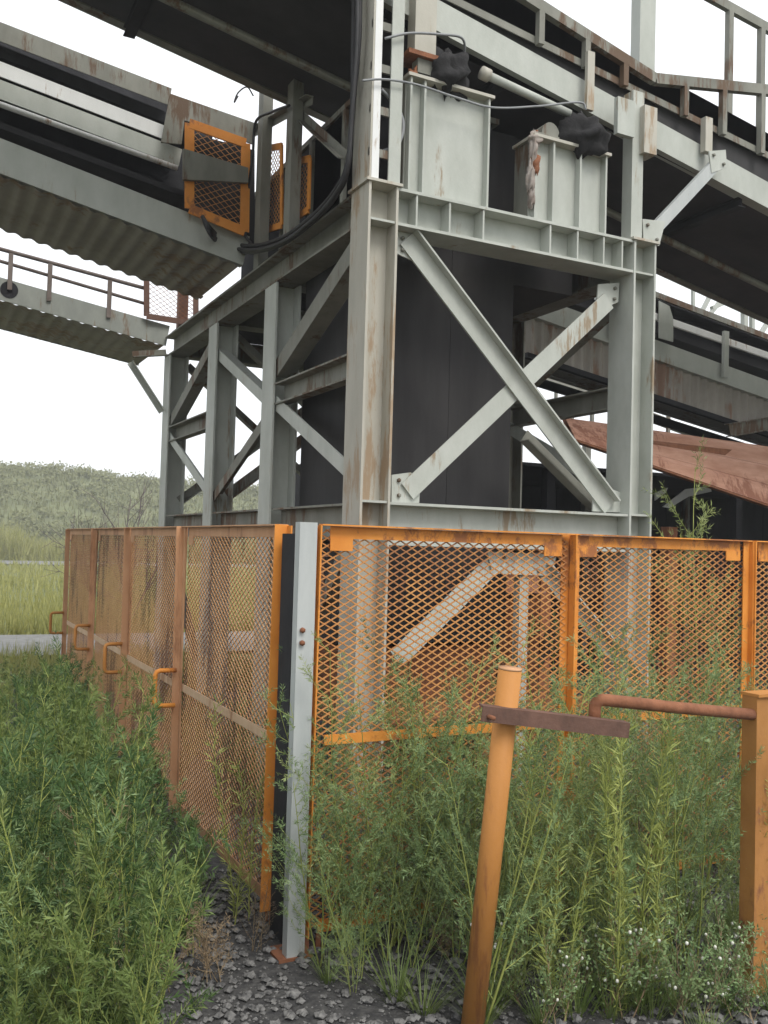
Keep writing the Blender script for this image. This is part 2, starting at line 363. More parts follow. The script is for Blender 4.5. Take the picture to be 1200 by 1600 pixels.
# ------------------------------------------------------------------ dark chute inside the tower
ch = thing('transfer_chute', 'tall near-black steel chute standing inside the braced tower', 'chute', (1.6, 2.6, 0))
yc = YT+.62; zu_top = 4.62
xa = XT+.22; xm = oy(702, 600, yc).x; xb = oy(799, 600, yc).x
MB().box((xa, yc, .97), (xm-.003, yc+.9, zu_top)).build('panel', 'chute', ch)
MB().box((xm, yc, .97), (xb, yc+.9, zu_top)).build('panel', 'chute', ch)
MB().box((xa+.02, yc+.08, .40), (xb-.02, yc+.85, .94)).build('lower_hopper', 'rust', ch)
MB().box((xb+.15, yc+.3, .0), (2.9, yc+.95, 1.25)).build('sump_box', 'rust', ch)
MB().box((xa+.05, yc+.1, .0), (xa+.15, yc+.2, .398)).build('leg', 'rust', ch)
MB().box((xb-.15, yc+.1, .0), (xb-.05, yc+.2, .398)).build('leg', 'rust', ch)
MB().box((xb-.15, yc+.7, .0), (xb-.05, yc+.8, .398)).build('leg', 'rust', ch)

MB().box((xb+.003, yc+.02, 3.54), (2.93, yc+.9, zu_top)).build('hopper', 'chute', ch)
# plates added over the tower to block skylight and darken its inside
k = 0
for y0 in (3.0, 4.1, 5.2):
    MB().box((XT+.02, y0+.004, ZT+.003), (XR1, y0+1.096, ZT+.02)).build('skylight_blocker', 'black', tower)
dh = thing('drive_housing', 'grimy dark drive housing standing on the tower behind the orange guards', 'housing', (XT+.7, 3.0, ZT+.02))
MB().box((XT+.22, 2.02, ZT+.022), (XT+1.2, 4.6, 4.62)).build('casing', 'black', dh)
MB().box((XT+.20, 2.0, 4.621), (XT+1.25, 4.65, 4.66)).build('lid', 'dim', dh)
for y0 in (2.3, 2.9, 3.5, 4.1): MB().box((XT+.19, y0, ZT+.022), (XT+.218, y0+.05, 4.61)).build('rib', 'dim', dh)
# ------------------------------------------------------------------ pedestals on the front beam
def pedestal(label, pxl, pxr, pyt_l, ribs, ydep):
    y0 = YT+.03; a = oy(pxl, 300, y0); b = oy(pxr, 300, y0)
    zt = oy(pxl, pyt_l, y0).z
    t = thing('bearing_pedestal', label, 'pedestal', ((a.x+b.x)/2, y0+ydep/2, ZT), 'bearing pedestals on the front beam')
    MB().box((a.x, y0+.055, ZT+.001), (b.x, y0+.067, zt-.02)).build('web_plate', 'grey', t)
    for r in ribs:
        x = oy(r, 250, y0).x
        MB().box((x-.007, y0, ZT+.001), (x+.007, y0+.054, zt-.021)).build('rib', 'grey', t)
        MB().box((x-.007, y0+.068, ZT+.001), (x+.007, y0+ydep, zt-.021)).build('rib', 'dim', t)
    MB().box((a.x-.015, y0-.015, zt-.02), (b.x+.015, y0+ydep, zt)).build('top_plate', 'greyrust', t)
    return t, a.x, b.x, zt
t1, ax1, bx1, zt1 = pedestal('taller grey steel pedestal with two narrow ribs beside the near column', 636, 765, 112, (640, 662, 763), .24)
t2, ax2, bx2, zt2 = pedestal('grey steel pedestal with four ribs and pale spilled cake on its side', 834, 950, 208, (838, 866, 908, 948), .24)
yp = YT+.10
# lumps of caked sludge
lump('sludge_heap', (ax1+.29, yp+.02, zt1+.09), (.15, .16, .14), 'mud', seed=3, label='black caked sludge heaped on the taller pedestal', cat='sludge', loc=(ax1+.30, yp+.05, zt1))
lump('sludge_heap', (bx2-.20, yp+.0, zt2+.08), (.17, .17, .14), 'mud', seed=5, label='black caked sludge heaped on the four-ribbed pedestal', cat='sludge', loc=(bx2-.22, yp+.03, zt2))
sc = thing('spilled_cake', 'pale pinkish cake stuck to the edge of the four-ribbed pedestal', 'sludge', (ax2-.02, YT+.03, zt2-.5))
for k, (dx, dz, a_, b_) in enumerate(((.01, -.03, .05, .04), (-.005, -.10, .022, .10), (.012, -.20, .03, .07), (-.02, -.30, .028, .10), (-.012, -.42, .02, .07))):
    lump('clod', (ax2+dx, YT+.04, zt2+dz), (a_, .03, b_), 'pinkmud' if k != 2 else 'rust', sc, seed=40+k)
def bearing(label, x, y, z, w, m):
    t = thing('bearing_block', label, 'bearing', (x, y, z))
    MB().box((x-w, y-.07, z+.001), (x+w, y+.07, z+.03)).build('base', m, t)
    MB().prism([(math.cos(a*math.pi/10)*w*.62, math.sin(a*math.pi/10)*w*.75) for a in range(11)], (x, y-.06, z+.031), (x, y+.06, z+.031), (0, 0, 1)).build('housing', m, t)
    for sx in (-1, 1): pipe('bolt', [(x+sx*w*.8, y-.03, z+.031), (x+sx*w*.8, y-.03, z+.055)], .012, 'rust', t, 6)
bearing('grimy bearing block at the near edge of the taller pedestal', ax1+.10, yp+.02, zt1, .09, 'rust')
bearing('grimy bearing block on the four-ribbed pedestal', ax2+.15, yp+.02, zt2, .12, 'dim')
# rusty post standing above the taller pedestal
a = oy(648, 82, YT+.06); b = oy(681, 82, YT+.06)
hp = thing('hanging_post', 'pale rust-blotched post above the taller pedestal with a brown foot plate', 'post', ((a.x+b.x)/2, YT+.1, a.z))
MB().box((a.x, YT+.06, a.z), (b.x, YT+.16, 5.62)).build('shaft', 'greyrust', hp)
MB().box((a.x-.06, YT+.02, a.z-.03), (b.x+.06, YT+.2, a.z-.001)).build('foot_plate', 'rust', hp)
MB().box((a.x+.02, YT+.05, zt1+.002), (b.x-.02, YT+.13, a.z-.031)).build('spacer', 'dim', hp)
# torque tube between the pedestals
tt = thing('torque_tube', 'pale grey tube running between the tops of the two pedestals', 'tube', tuple(oy(760, 122, YT+.12)))
pipe('tube', [oy(762, 118, YT+.12), oy(890, 178, YT+.12)], .028, 'grey', tt, 12)
pipe('collar', [oy(752, 113, YT+.12), oy(764, 119, YT+.12)], .042, 'greyrust', tt, 12)
# conduits strung past the pedestals
yw = YT-.03
pipe('conduit', arc([oy(566, 126, yw), oy(600, 124, yw), oy(650, 132, yw), oy(712, 152, yw), oy(770, 168, yw), oy(840, 166, yw), oy(905, 160, yw), oy(916, 172, yw)]), .007, 'wire', label='long slack grey conduit strung across both pedestals from the near column', cat='conduit', loc=tuple(oy(566, 126, yw)))
pipe('conduit', arc([oy(602, 60, yw), oy(640, 52, yw), oy(690, 54, yw), oy(722, 60, yw), oy(726, 88, yw+.08), oy(722, 130, yw+.16)]), .008, 'wire', label='short grey conduit bending down onto the sludge of the taller pedestal', cat='conduit', loc=tuple(oy(602, 60, yw)))
pipe('hose', arc([oy(596, 140, YT+.05), oy(622, 170, YT+.06), oy(630, 200, YT+.06), oy(620, 228, YT+.06), oy(600, 236, YT+.06)]), .012, 'wire', label='grey hose loop curling beside the upper post', cat='hose', loc=tuple(oy(596, 140, YT+.05)))

# ------------------------------------------------------------------ upper conveyor gallery
s0 = oy(680, 12, YT+.1); s1 = oy(1200, 297, YT+.1)
SL = (s1.z-s0.z)/(s1.x-s0.x)
def zline(p, x): return p.z+SL*(x-p.x)
ug = thing('upper_conveyor_gallery', 'broad inclined conveyor gallery with black underside and handrail passing over the tower', 'conveyor', (2, 3, 4.6))
YU0 = YT+.10
far = on(1030, 385, 1, 3.0)
XA, XB = -9.0, 13.0
# far edge of the underside: the same inclined plane as the near stringer bottom
nrm = Vector((-SL, 0, 1)); q0 = Vector((s0.x, YU0, s0.z-.09))
d = ray(300, 100); tt_ = nrm.dot(q0-CAM)/nrm.dot(d); YU1 = (CAM+d*tt_).y
def zu(x, off=0): return q0.z+SL*(x-s0.x)+off
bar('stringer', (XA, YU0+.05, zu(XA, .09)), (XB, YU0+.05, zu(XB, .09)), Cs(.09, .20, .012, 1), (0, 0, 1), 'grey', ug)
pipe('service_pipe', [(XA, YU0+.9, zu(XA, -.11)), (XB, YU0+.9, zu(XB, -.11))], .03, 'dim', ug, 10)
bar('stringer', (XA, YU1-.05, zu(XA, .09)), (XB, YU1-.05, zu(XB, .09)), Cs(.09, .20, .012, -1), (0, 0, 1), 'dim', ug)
k = 0
x = XA
while x < XB:
    x2 = min(XB, x+2.2)
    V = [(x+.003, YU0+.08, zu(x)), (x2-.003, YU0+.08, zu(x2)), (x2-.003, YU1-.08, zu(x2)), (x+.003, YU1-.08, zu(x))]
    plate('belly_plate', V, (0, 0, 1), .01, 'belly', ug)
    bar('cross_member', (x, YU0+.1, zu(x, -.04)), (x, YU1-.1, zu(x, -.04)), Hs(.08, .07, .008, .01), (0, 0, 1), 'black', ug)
    x += 2.2
e0 = oy(757, 6, YU0); e1 = oy(1200, 228, YU0)
def ze(x): return e0.z+(e1.z-e0.z)/(e1.x-e0.x)*(x-e0.x)
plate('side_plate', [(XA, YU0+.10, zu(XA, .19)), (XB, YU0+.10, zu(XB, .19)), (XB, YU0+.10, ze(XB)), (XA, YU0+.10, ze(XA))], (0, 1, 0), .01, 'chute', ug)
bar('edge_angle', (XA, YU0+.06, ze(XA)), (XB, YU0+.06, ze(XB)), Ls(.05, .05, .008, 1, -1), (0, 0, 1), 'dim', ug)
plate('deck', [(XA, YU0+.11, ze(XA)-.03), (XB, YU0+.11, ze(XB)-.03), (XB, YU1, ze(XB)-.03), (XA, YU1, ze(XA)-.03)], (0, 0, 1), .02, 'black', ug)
# handrail with the kink
h0 = oy(827, 0, YU0+.03); h1 = oy(1022, 124, YU0+.03); h2 = oy(1095, 130, YU0+.03); h3 = oy(1200, 141, YU0+.03)
hs = (h1-h0)/(h1.x-h0.x)
HS = h0+hs*(XA+3-h0.x)
hend = h3+(h3-h2)/(h3.x-h2.x)*1.2
bar('handrail', HS, h1, rect(.05, .075), (0, 0, 1), 'dim', ug)
bar('handrail', h1, hend, rect(.05, .075), (0, 0, 1), 'dim', ug)
for px in (842, 915, 975, 1070, 1130, 1190):
    x = oy(px, 120, YU0+.03).x
    zt = (h0.z+hs.z*(x-h0.x)) if x < h1.x else h1.z+(hend.z-h1.z)/(hend.x-h1.x)*(x-h1.x)
    MB().box((x-.022, YU0+.005, ze(x)-.07), (x+.022, YU0+.052, zt-.036)).build('handrail_post', 'dim', ug)
x = oy(915, 120, YU0+.03).x
MB().box((x-.03, YU0-.03, zu(x, -.05)), (x+.03, YU0+.0, ze(x)+.02)).build('hanger', 'greyrust', ug)
for px in (1105, ):
    x = oy(px, 200, YU0).x
    MB().box((x-.035, YU0-.02, zu(x, .12)), (x+.035, YU0+.03, ze(x)-.02)).build('hanger', 'greyrust', ug)
x = oy(1012, 60, YU0+.2).x
MB().box((x-.075, YU0+.2, ze(x)), (x+.075, YU0+.3, ze(x)+3)).build('roof_post', 'grey', ug)
# second, higher handrail on the far side
k0 = oy(1100, -10, YU0+1.6); k1 = oy(1200, 45, YU0+1.6); ks = (k1-k0)/(k1.x-k0.x)
bar('handrail', k0+ks*(-3), k1+ks*4, rect(.05, .09), (0, 0, 1), 'dim', ug)
for px in (1140, 1190):
    kp = k0+ks*(oy(px, 20, YU0+1.6).x-k0.x); MB().box((kp.x-.03, YU0+1.57, ze(kp.x)-.02), (kp.x+.03, YU0+1.63, kp.z-.04)).build('handrail_post', 'dim', ug)

# ------------------------------------------------------------------ left conveyor feeding the tower
YA = 3.785
def corr(name, p00, p10, width, m, parent, pitch=.13, amp=.010):
    # corrugated sheet from p00 to p10 (length), width along +Y; ridges run along Y
    p00 = Vector(p00); p10 = Vector(p10); L = (p10-p00).length; d = (p10-p00)/L; n = Vector((-d.z, 0, d.x))
    ns = int(L/pitch*6); V = []; Fc = []
    for i in range(ns+1):
        s = L*i/ns; o = p00+d*s+n*(amp*math.cos(2*math.pi*s/pitch))
        V += [o, o+Vector((0, width, 0))]
        if i: Fc.append((2*i-2, 2*i, 2*i+1, 2*i-1))
    return mk(name, V, Fc, m, parent, smooth=True)
lc = thing('belt_conveyor', 'inclined conveyor with pale side channels and corrugated underside reaching the tower', 'conveyor', (-1.0, 4.3, 4.2))
a0 = oy(0, 245, YA); a1 = oy(385, 395, YA); sA = (a1.z-a0.z)/(a1.x-a0.x)
XL = -8.0
def lineA(pa, pb, y, x0=XL, x1=None):
    a = oy(pa[0], pa[1], y); b = oy(pb[0], pb[1], y); s = (b.z-a.z)/(b.x-a.x)
    xe = b.x if x1 is None else x1
    return Vector((x0, y, a.z+s*(x0-a.x))), Vector((xe, y, a.z+s*(xe-a.x)))
P, Q = lineA((0, 243), (385, 392), YA)
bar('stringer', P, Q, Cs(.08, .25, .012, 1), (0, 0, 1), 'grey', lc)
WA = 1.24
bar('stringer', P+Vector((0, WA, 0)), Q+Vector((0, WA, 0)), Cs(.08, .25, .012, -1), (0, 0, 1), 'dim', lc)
corr('underside_sheet', P+Vector((0, .02, -.128)), Q+Vector((-.06, .02, -.128)), WA-.02, 'sheet', lc)
x = P.x+.5
while x < Q.x:
    z = P.z+(Q.z-P.z)*(x-P.x)/(Q.x-P.x)
    bar('cross_member', (x, YA+.09, z), (x, YA+WA-.09, z), Ls(.06, .06, .008), (0, 0, 1), 'dim', lc); x += 1.5
P, Q = lineA((0, 163), (250, 253), YA+.06, x1=.34); pipe('pipe', [P, Q], .022, 'pale', lc, 10)  # pale bar standing in for a bright slit of sky
P, Q = lineA((0, 140), (280, 246), YA+.10, x1=.37); bar('side_channel', P, Q, rect(.015, .14), (0, 0, 1), 'grey', lc)
P, Q = lineA((0, 108), (245, 203), YA+.13, x1=.26); bar('side_channel', P, Q, rect(.015, .11), (0, 0, 1), 'pale', lc)
P, Q = lineA((0, 80), (250, 180), YA+.20, x1=.5); bar('belt', P+Vector((0, .45, 0)), Q+Vector((0, .45, 0)), rect(.9, .09), (0, 0, 1), 'black', lc)
P, Q = lineA((0, 34), (268, 138), YA+.05, x1=.27); bar('cover_angle', P, Q, Ls(.12, .14, .008, 1, -1), (0, 0, 1), 'dim', lc)
P, Q = lineA((0, 195), (280, 300), YA+.3, x1=.8); bar('return_belt', P+Vector((0, .45, 0)), Q+Vector((0, .45, 0)), rect(.9, .05), (0, 0, 1), 'black', lc)
plate('skirt_plate', [lineA((0, 60), (268, 160), YA+.9)[0], lineA((0, 60), (268, 160), YA+.9, x1=.85)[1], lineA((0, 245), (300, 345), YA+.9, x1=.85)[1], lineA((0, 245), (300, 345), YA+.9)[0]], (0, 1, 0), .01, 'black', lc)
# end housing plates
def lp(pts, y, t, m, name): plate(name, [oy(x, yy, y) for x, yy in pts], (0, 1, 0), t, m, lc)
lp([(266, 146), (398, 192), (396, 225), (330, 200), (288, 188), (284, 225), (252, 222)], YA-.02, .02, 'dim', 'end_plate')
lp([(287, 232), (388, 262), (388, 285), (287, 280)], YA-.17, .04, 'dim', 'end_channel')
x = oy(300, 100, YA).x
lp([(288, 205), (398, 235), (398, 392), (288, 345)], YA+.16, .02, 'black', 'end_plate')
# upper orange guards
def guard_panel(label, pts, y=None, xpl=None, cell=(.05, .03), m='orange', fw=.05, group=None, name='mesh_guard', mm='mesh'):
    P = [(oy(a, b, y) if y is not None else ox(a, b, xpl)) for a, b in pts]          # TL, TR, BR, BL
    t = thing(name, label, 'mesh guard', tuple((P[2]+P[3])/2), group)
    TL, TR, BR, BL = P
    nn = (TR-TL).cross(BL-TL).normalized()
    for nm, a, b in (('stile', TL, BL), ('stile', TR, BR), ('top_rail', TL, TR), ('bottom_rail', BL, BR)):
        bar(nm, a, b, rect(fw, .012 if nm == 'stile' else .016), nn, m, t)
    mb = MB(); uL = (TR-TL).length; vL = (BL-TL).length
    def pt(u, v):
        fu, fv = u/uL, v/vL
        return (TL*(1-fu)+TR*fu)*(1-fv)+(BL*(1-fu)+BR*fu)*fv
    lattice(mb, uL, vL, cell, pt, nn)
    o = mb.build('mesh_infill', mm, t, kind='stuff'); return t
def lattice(mb, W, H, cell, pt, nn, w=.0042, dep=.004):
    a, b = cell; s = b/a
    for sg in (1, -1):
        c = -W*s if sg > 0 else 0
        c = math.floor(c/b)*b
        while c < H+W*s:
            # v = sg*s*u + c
            us = []
            if sg > 0: u0 = max(0, -c/s); u1 = min(W, (H-c)/s)
            else: u0 = max(0, (c-H)/s); u1 = min(W, c/s)
            if u1-u0 > .012:
                v0 = sg*s*u0+c; v1 = sg*s*u1+c
                mb.prism(rect(w, dep), pt(u0, v0)+nn*(.0008*sg), pt(u1, v1)+nn*(.0008*sg), nn, cap=False)
            c += b
gA = 'orange mesh guards round the conveyor head'
guard_panel('bright orange mesh guard over the conveyor head pulley', [(296, 193), (384, 224), (382, 362), (296, 326)], y=YA-.10, cell=(.075, .05), fw=.075)
guard_panel('narrow orange mesh guard between the two grey upper posts', [(440, 228), (418, 232), (414, 360), (440, 352)], xpl=XT+.14, cell=(.06, .045), group=None)
guard_panel('narrowest orange mesh guard beside the cable bundle on the tower', [(484, 248), (468, 252), (466, 338), (482, 328)], xpl=XT+.14, cell=(.06, .045), group=None)
# cable bundle drooping along the left beam
zc = ZT+.1
cb = thing('cable_bundle', 'thick black cables drooping along the top of the side beam to the near column', 'cable', tuple(ox(440, 375, XT-.04)))
for k, (dx, dyp) in enumerate(((-.05, 0), (-.02, 4), (-.08, 7), (-.05, 10))):
    xx = XT+dx
    pts = [oy(316, 338, YA-.14), oy(330, 358+dyp, YA-.18), ox(352, 376+dyp, xx), ox(392, 384+dyp, xx), ox(440, 372+dyp, xx), ox(490, 336+dyp, xx), ox(525, 296+dyp, xx), ox(543, 255+dyp, xx), ox(550, 180, xx), ox(552+3*k, 60, xx), ox(553+3*k, -40, xx)]
    pipe('cable', arc(pts), .016, 'cable', cb, 8)
pipe('cable', arc([ox(395, 384, XT-.03), ox(382, 360, XT-.03), ox(388, 300, XT-.03), ox(395, 240, XT-.03), ox(400, 190, XT-.03), ox(425, 175, XT-.02), ox(452, 165, XT-.02)]), .011, 'cable', label='thin black cable climbing the grey upper post', cat='cable', loc=tuple(ox(395, 384, XT-.03)))
pipe('cable', arc([oy(372, 150, YA-.05), oy(366, 160, YA-.05), oy(372, 145, YA-.05), oy(386, 136, YA-.05), oy(396, 150, YA-.05)]), .006, 'cable', label='thin looping wire against the sky above the orange head guard', cat='cable', loc=tuple(oy(372, 150, YA-.05)))

# ------------------------------------------------------------------ far walkway on the left
YE = 6.50
fw_ = thing('inclined_walkway', 'far inclined gallery with smooth grey side, corrugated underside and brown handrail', 'walkway', (-1.0, 7.0, 3.9))
def lineE(pa, pb, y, x0=-9.0, x1=None): return lineA(pa, pb, y, x0, x1)
P, Q = lineE((0, 451), (262, 525), YE); bar('side_plate', P, Q, rect(.02, .22), (0, 0, 1), 'galleryside', fw_)
WE = 1.3
corr('underside_sheet', P+Vector((0, .012, -.104)), Q+Vector((-.03, .012, -.104)), WE+.02, 'sheet', fw_)
bar('side_plate', P+Vector((0, WE+.04, 0)), Q+Vector((0, WE+.04, 0)), rect(.02, .22), (0, 0, 1), 'dim', fw_)
d_ = (Q-P)/(Q.x-P.x)
m0 = oy(14, 458, YE); zz = P.z+d_.z*(m0.x-P.x)+.01
MB().tube([(m0.x-.0, YE-.013, zz), (m0.x, YE-.0115, zz)], .085, 20).build('opening', 'black', fw_)
P1, Q1 = lineE((0, 389), (232, 452), YE); pipe('handrail', [P1, Q1], .021, 'railbrown', fw_, 8)
P2, Q2 = lineE((0, 408), (232, 476), YE); pipe('knee_rail', [P2, Q2], .018, 'railbrown', fw_, 8)
for px in (16, 78, 172): 
    x = oy(px, 420, YE).x; zb = P.z+d_.z*(x-P.x)+.11; zt = P1.z+(Q1.z-P1.z)/(Q1.x-P1.x)*(x-P1.x)
    MB().box((x-.022, YE-.035, zb-.1), (x+.022, YE-.012, zt-.02)).build('handrail_post', 'railbrown', fw_)
for x in (-1.6, -2.4, -3.2, -4.0, -4.8, -5.6, -6.4, -7.2, -8.0):
    zb = P.z+d_.z*(x-P.x)+.11; zt = P1.z+(Q1.z-P1.z)/(Q1.x-P1.x)*(x-P1.x)
    MB().box((x-.022, YE-.035, zb-.1), (x+.022, YE-.012, zt-.02)).build('handrail_post', 'railbrown', fw_)
guard_panel('small brown framed mesh gate at the end of the far walkway', [(229, 432), (306, 452), (306, 506), (229, 494)], y=YE-.06, cell=(.07, .05), m='brown', name='mesh_gate', mm='rust', fw=.06)
p = oy(287, 470, YE-.03); MB().box((p.x-.05, YE-.04, 3.80), (p.x+.05, YE+.06, p.z+.45)).build('walkway_post', 'brown', tower)

# ------------------------------------------------------------------ galleries and plates right of the tower
YB = 3.80
rc = thing('lower_conveyor', 'lower inclined conveyor right of the tower with light rails and corrugated underside', 'conveyor', (5.0, 4.5, 3.0))
def lineB(pa, pb, y, pl=830, xe=13.0):
    a = oy(pa[0], pa[1], y); b = oy(pb[0], pb[1], y); s = (b.z-a.z)/(b.x-a.x)
    x0 = oy(pl, 480, y).x
    return Vector((x0, y, a.z+s*(x0-a.x))), Vector((xe, y, a.z+s*(xe-a.x)))
P, Q = lineB((1027, 547), (1200, 609), YB); bar('stringer', P, Q, Cs(.08, .20, .012, 1), (0, 0, 1), 'grey', rc)
WB = 1.6
bar('stringer', P+Vector((0, WB, 0)), Q+Vector((0, WB, 0)), Cs(.08, .20, .012, -1), (0, 0, 1), 'dim', rc)
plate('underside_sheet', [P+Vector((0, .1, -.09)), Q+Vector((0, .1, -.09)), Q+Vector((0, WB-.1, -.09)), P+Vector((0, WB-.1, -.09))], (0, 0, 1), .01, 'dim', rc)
def corr_v(name, a, b, h, m, parent, pitch=.09, amp=.013):
    ns = int((b.x-a.x)/pitch*6); V = []; Fc = []
    for i in range(ns+1):
        o = a.lerp(b, i/ns)+Vector((0, amp*math.cos(2*math.pi*i/6), 0)); V += [o, o-Vector((0, 0, h))]
        if i: Fc.append((2*i-2, 2*i-1, 2*i+1, 2*i))
    return mk(name, V, Fc, m, parent, smooth=True)
corr_v('side_cladding', P+Vector((0, .07, -.085)), Q+Vector((0, .07, -.085)), .37, 'clad', rc, .12, .022)
bar('cladding_rail', P+Vector((0, .07, -.47)), Q+Vector((0, .07, -.47)), rect(.06, .05), (0, 0, 1), 'black', rc)
PB, QB = P, Q
bar('edge_beam', P+Vector((0, WB+.02, -.18)), Q+Vector((0, WB+.02, -.18)), rect(.05, .10), (0, 0, 1), 'black', rc)
P, Q = lineB((1030, 497), (1200, 556), YB-.02, 930); bar('side_rail', P, Q, rect(.03, .07), (0, 0, 1), 'pale', rc)
PR = P; sR = (Q.z-P.z)/(Q.x-P.x)
for x in [oy(p_, 540, YB-.04).x for p_ in (955, 1132)]+[7.2, 8.6, 10.0, 11.4]:
    zr = PR.z+sR*(x-PR.x)
    MB().box((x-.035, YB-.07, PB.z+(QB.z-PB.z)*(x-PB.x)/(QB.x-PB.x)-.06), (x+.035, YB-.037, zr+.09)).build('rail_post', 'grey', rc)
P, Q = lineB((1027, 478), (1200, 540), YB+.3, 840); bar('belt', P+Vector((0, .45, 0)), Q+Vector((0, .45, 0)), rect(1.0, .16), (0, 0, 1), 'black', rc)
P, Q = lineB((1027, 456), (1200, 522), YB+.1, 840); bar('cover_angle', P, Q, Ls(.14, .06, .008, 1, -1), (0, 0, 1), 'dim', rc)
P, Q = lineB((1027, 520), (1200, 580), YB+.3, 840); plate('skirt_plate', [P, Q, Q+Vector((0, 0, .22)), P+Vector((0, 0, .22))], (0, 1, 0), .01, 'black', rc)
pts = [(1030, 470), (1046, 478), (1052, 498), (1052, 534), (1030, 528)]
plate('joint_plate', [oy(a, b, YB-.06) for a, b in pts], (0, 1, 0), .012, 'grey', rc)
for xs in (9.2, 12.4):                                     # trestle legs down to the ground, beyond the picture edge
    zz = PB.z+(QB.z-PB.z)*(xs-PB.x)/(QB.x-PB.x)-.13
    for yy in (YB+.05, YB+WB-.05): MB().box((xs-.06, yy-.06, 0), (xs+.06, yy+.06, zz)).build('trestle_leg', 'grey', rc)
# far truss with handrail beyond it
YF = 8.2
tr = thing('far_handrail_truss', 'distant grey handrail truss seen against the sky behind the lower conveyor', 'handrail', tuple(oy(1140, 520, YF)))
def seg(a, b, w, m, nm, y=YF): bar(nm, oy(a[0], a[1], y), oy(b[0], b[1], y), rect(w, w), (0, -1, 0), m, tr)
seg((1040, 425), (1330, 560), .07, 'grey', 'top_rail'); seg((1040, 490), (1330, 620), .07, 'dim', 'bottom_rail')
for a, b, w in (((1083, 412), (1083, 512), .05), ((1128, 425), (1090, 500), .06), ((1150, 440), (1098, 505), .06), ((1160, 460), (1112, 482), .07),
                ((1163, 455), (1163, 545), .09), ((1175, 455), (1175, 550), .07), ((1215, 480), (1186, 525), .07)):
    seg(a, b, w, 'grey', 'truss_bar')
for a, b, w in (((840, 560), (1010, 622), .06), ((840, 585), (1150, 700), .11), ((870, 560), (868, 650), .04), ((896, 560), (894, 655), .04), ((1045, 630), (1043, 700), .05), ((925, 560), (925, 660), .05)):
    seg(a, b, w, 'dim', 'walkway_bar')
seg((840, 590), (1330, 770), .09, 'dim', 'walkway_bar', YF+.3)
for x_ in (oy(1083, 500, YF).x, oy(1163, 500, YF).x, oy(925, 600, YF).x):
    z_ = 3.3; MB().box((x_-.05, YF+.05, 0), (x_+.05, YF+.15, z_)).build('leg', 'dim', tr)
# red oxide plate
yr = 3.45
rp = thing('inclined_chute', 'red-oxide rusty chute plate sloping down to the right below the lower conveyor', 'chute', tuple(oy(1050, 760, yr)))
top_ = [oy(884, 653, yr), oy(1330, 716, yr)]; bot_ = [oy(900, 686, yr-.28), oy(1330, 832, yr-.28)]
nb = 3
for k in range(nb):
    f0, f1 = k/nb, (k+1)/nb-.006
    pts = [top_[0].lerp(bot_[0], f0), top_[1].lerp(bot_[1], f0), top_[1].lerp(bot_[1], f1), top_[0].lerp(bot_[0], f1)]
    plate('plate', pts, (0, 1, .3), .012, 'pinkrust', rp)
plate('flange', [bot_[0], bot_[1], bot_[1]+Vector((0, .07, .0)), bot_[0]+Vector((0, .07, .0))], (0, 0, -1), .02, 'rust', rp)
plate('back_plate', [top_[0]+Vector((0, .05, 0)), top_[1]+Vector((0, .05, 0)), bot_[1]+Vector((0, .09, .03)), bot_[0]+Vector((0, .09, .03))], (0, 1, 0), .01, 'rust', rp)
for x_ in (4.0, 5.6):
    MB().box((x_-.06, yr+.35, 0), (x_+.06, yr+.47, 1.9)).build('leg', 'rust', rp)
# rubble and end beam lying where the conveyor meets the plate
eb = oy(1140, 672, 3.60); ee = oy(1330, 640, 3.60)
bar('end_beam', eb, ee, Hs(.12, .14, .012, .01), (0, 0, 1), 'dim', rc)
# black shed added for the shaded space behind, its roof put in to darken it
sh = thing('dark_shed', 'made-up black shed standing for the shade low behind the tower under the conveyors', 'added shed', (8, 7.6, 0))
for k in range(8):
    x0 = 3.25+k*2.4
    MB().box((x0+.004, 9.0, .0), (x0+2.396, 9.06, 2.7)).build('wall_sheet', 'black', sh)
    MB().box((x0+.004, 6.0, 2.66), (x0+2.396, 9.3, 2.70)).build('shade_roof_sheet', 'black', sh)
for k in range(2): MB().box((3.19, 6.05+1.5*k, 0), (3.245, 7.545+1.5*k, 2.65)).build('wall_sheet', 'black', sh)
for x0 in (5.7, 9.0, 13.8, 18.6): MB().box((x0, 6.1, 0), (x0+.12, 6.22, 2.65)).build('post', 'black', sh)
sp = [(1036, 792), (1072, 764), (1110, 760), (1112, 768), (1076, 776), (1046, 794)]  # bright gaps of light at the shed front, put in as pale sheets
mk_ = plate('light_slit_sheet', [oy(a, b, 6.30) for a, b in sp], (0, 1, 0), .02, 'pale', None, label='small pale bent sheet standing for a slit of light at the front of the black shed', cat='sheet')
mk_2 = plate('light_slit_sheet', [oy(a, b, 6.30) for a, b in [(1024, 782), (1024, 770), (1044, 762), (1040, 770)]], (0, 1, 0), .02, 'pale', None, label='tiny pale triangle standing for a slit of light at the black shed beside the tower column', cat='sheet')

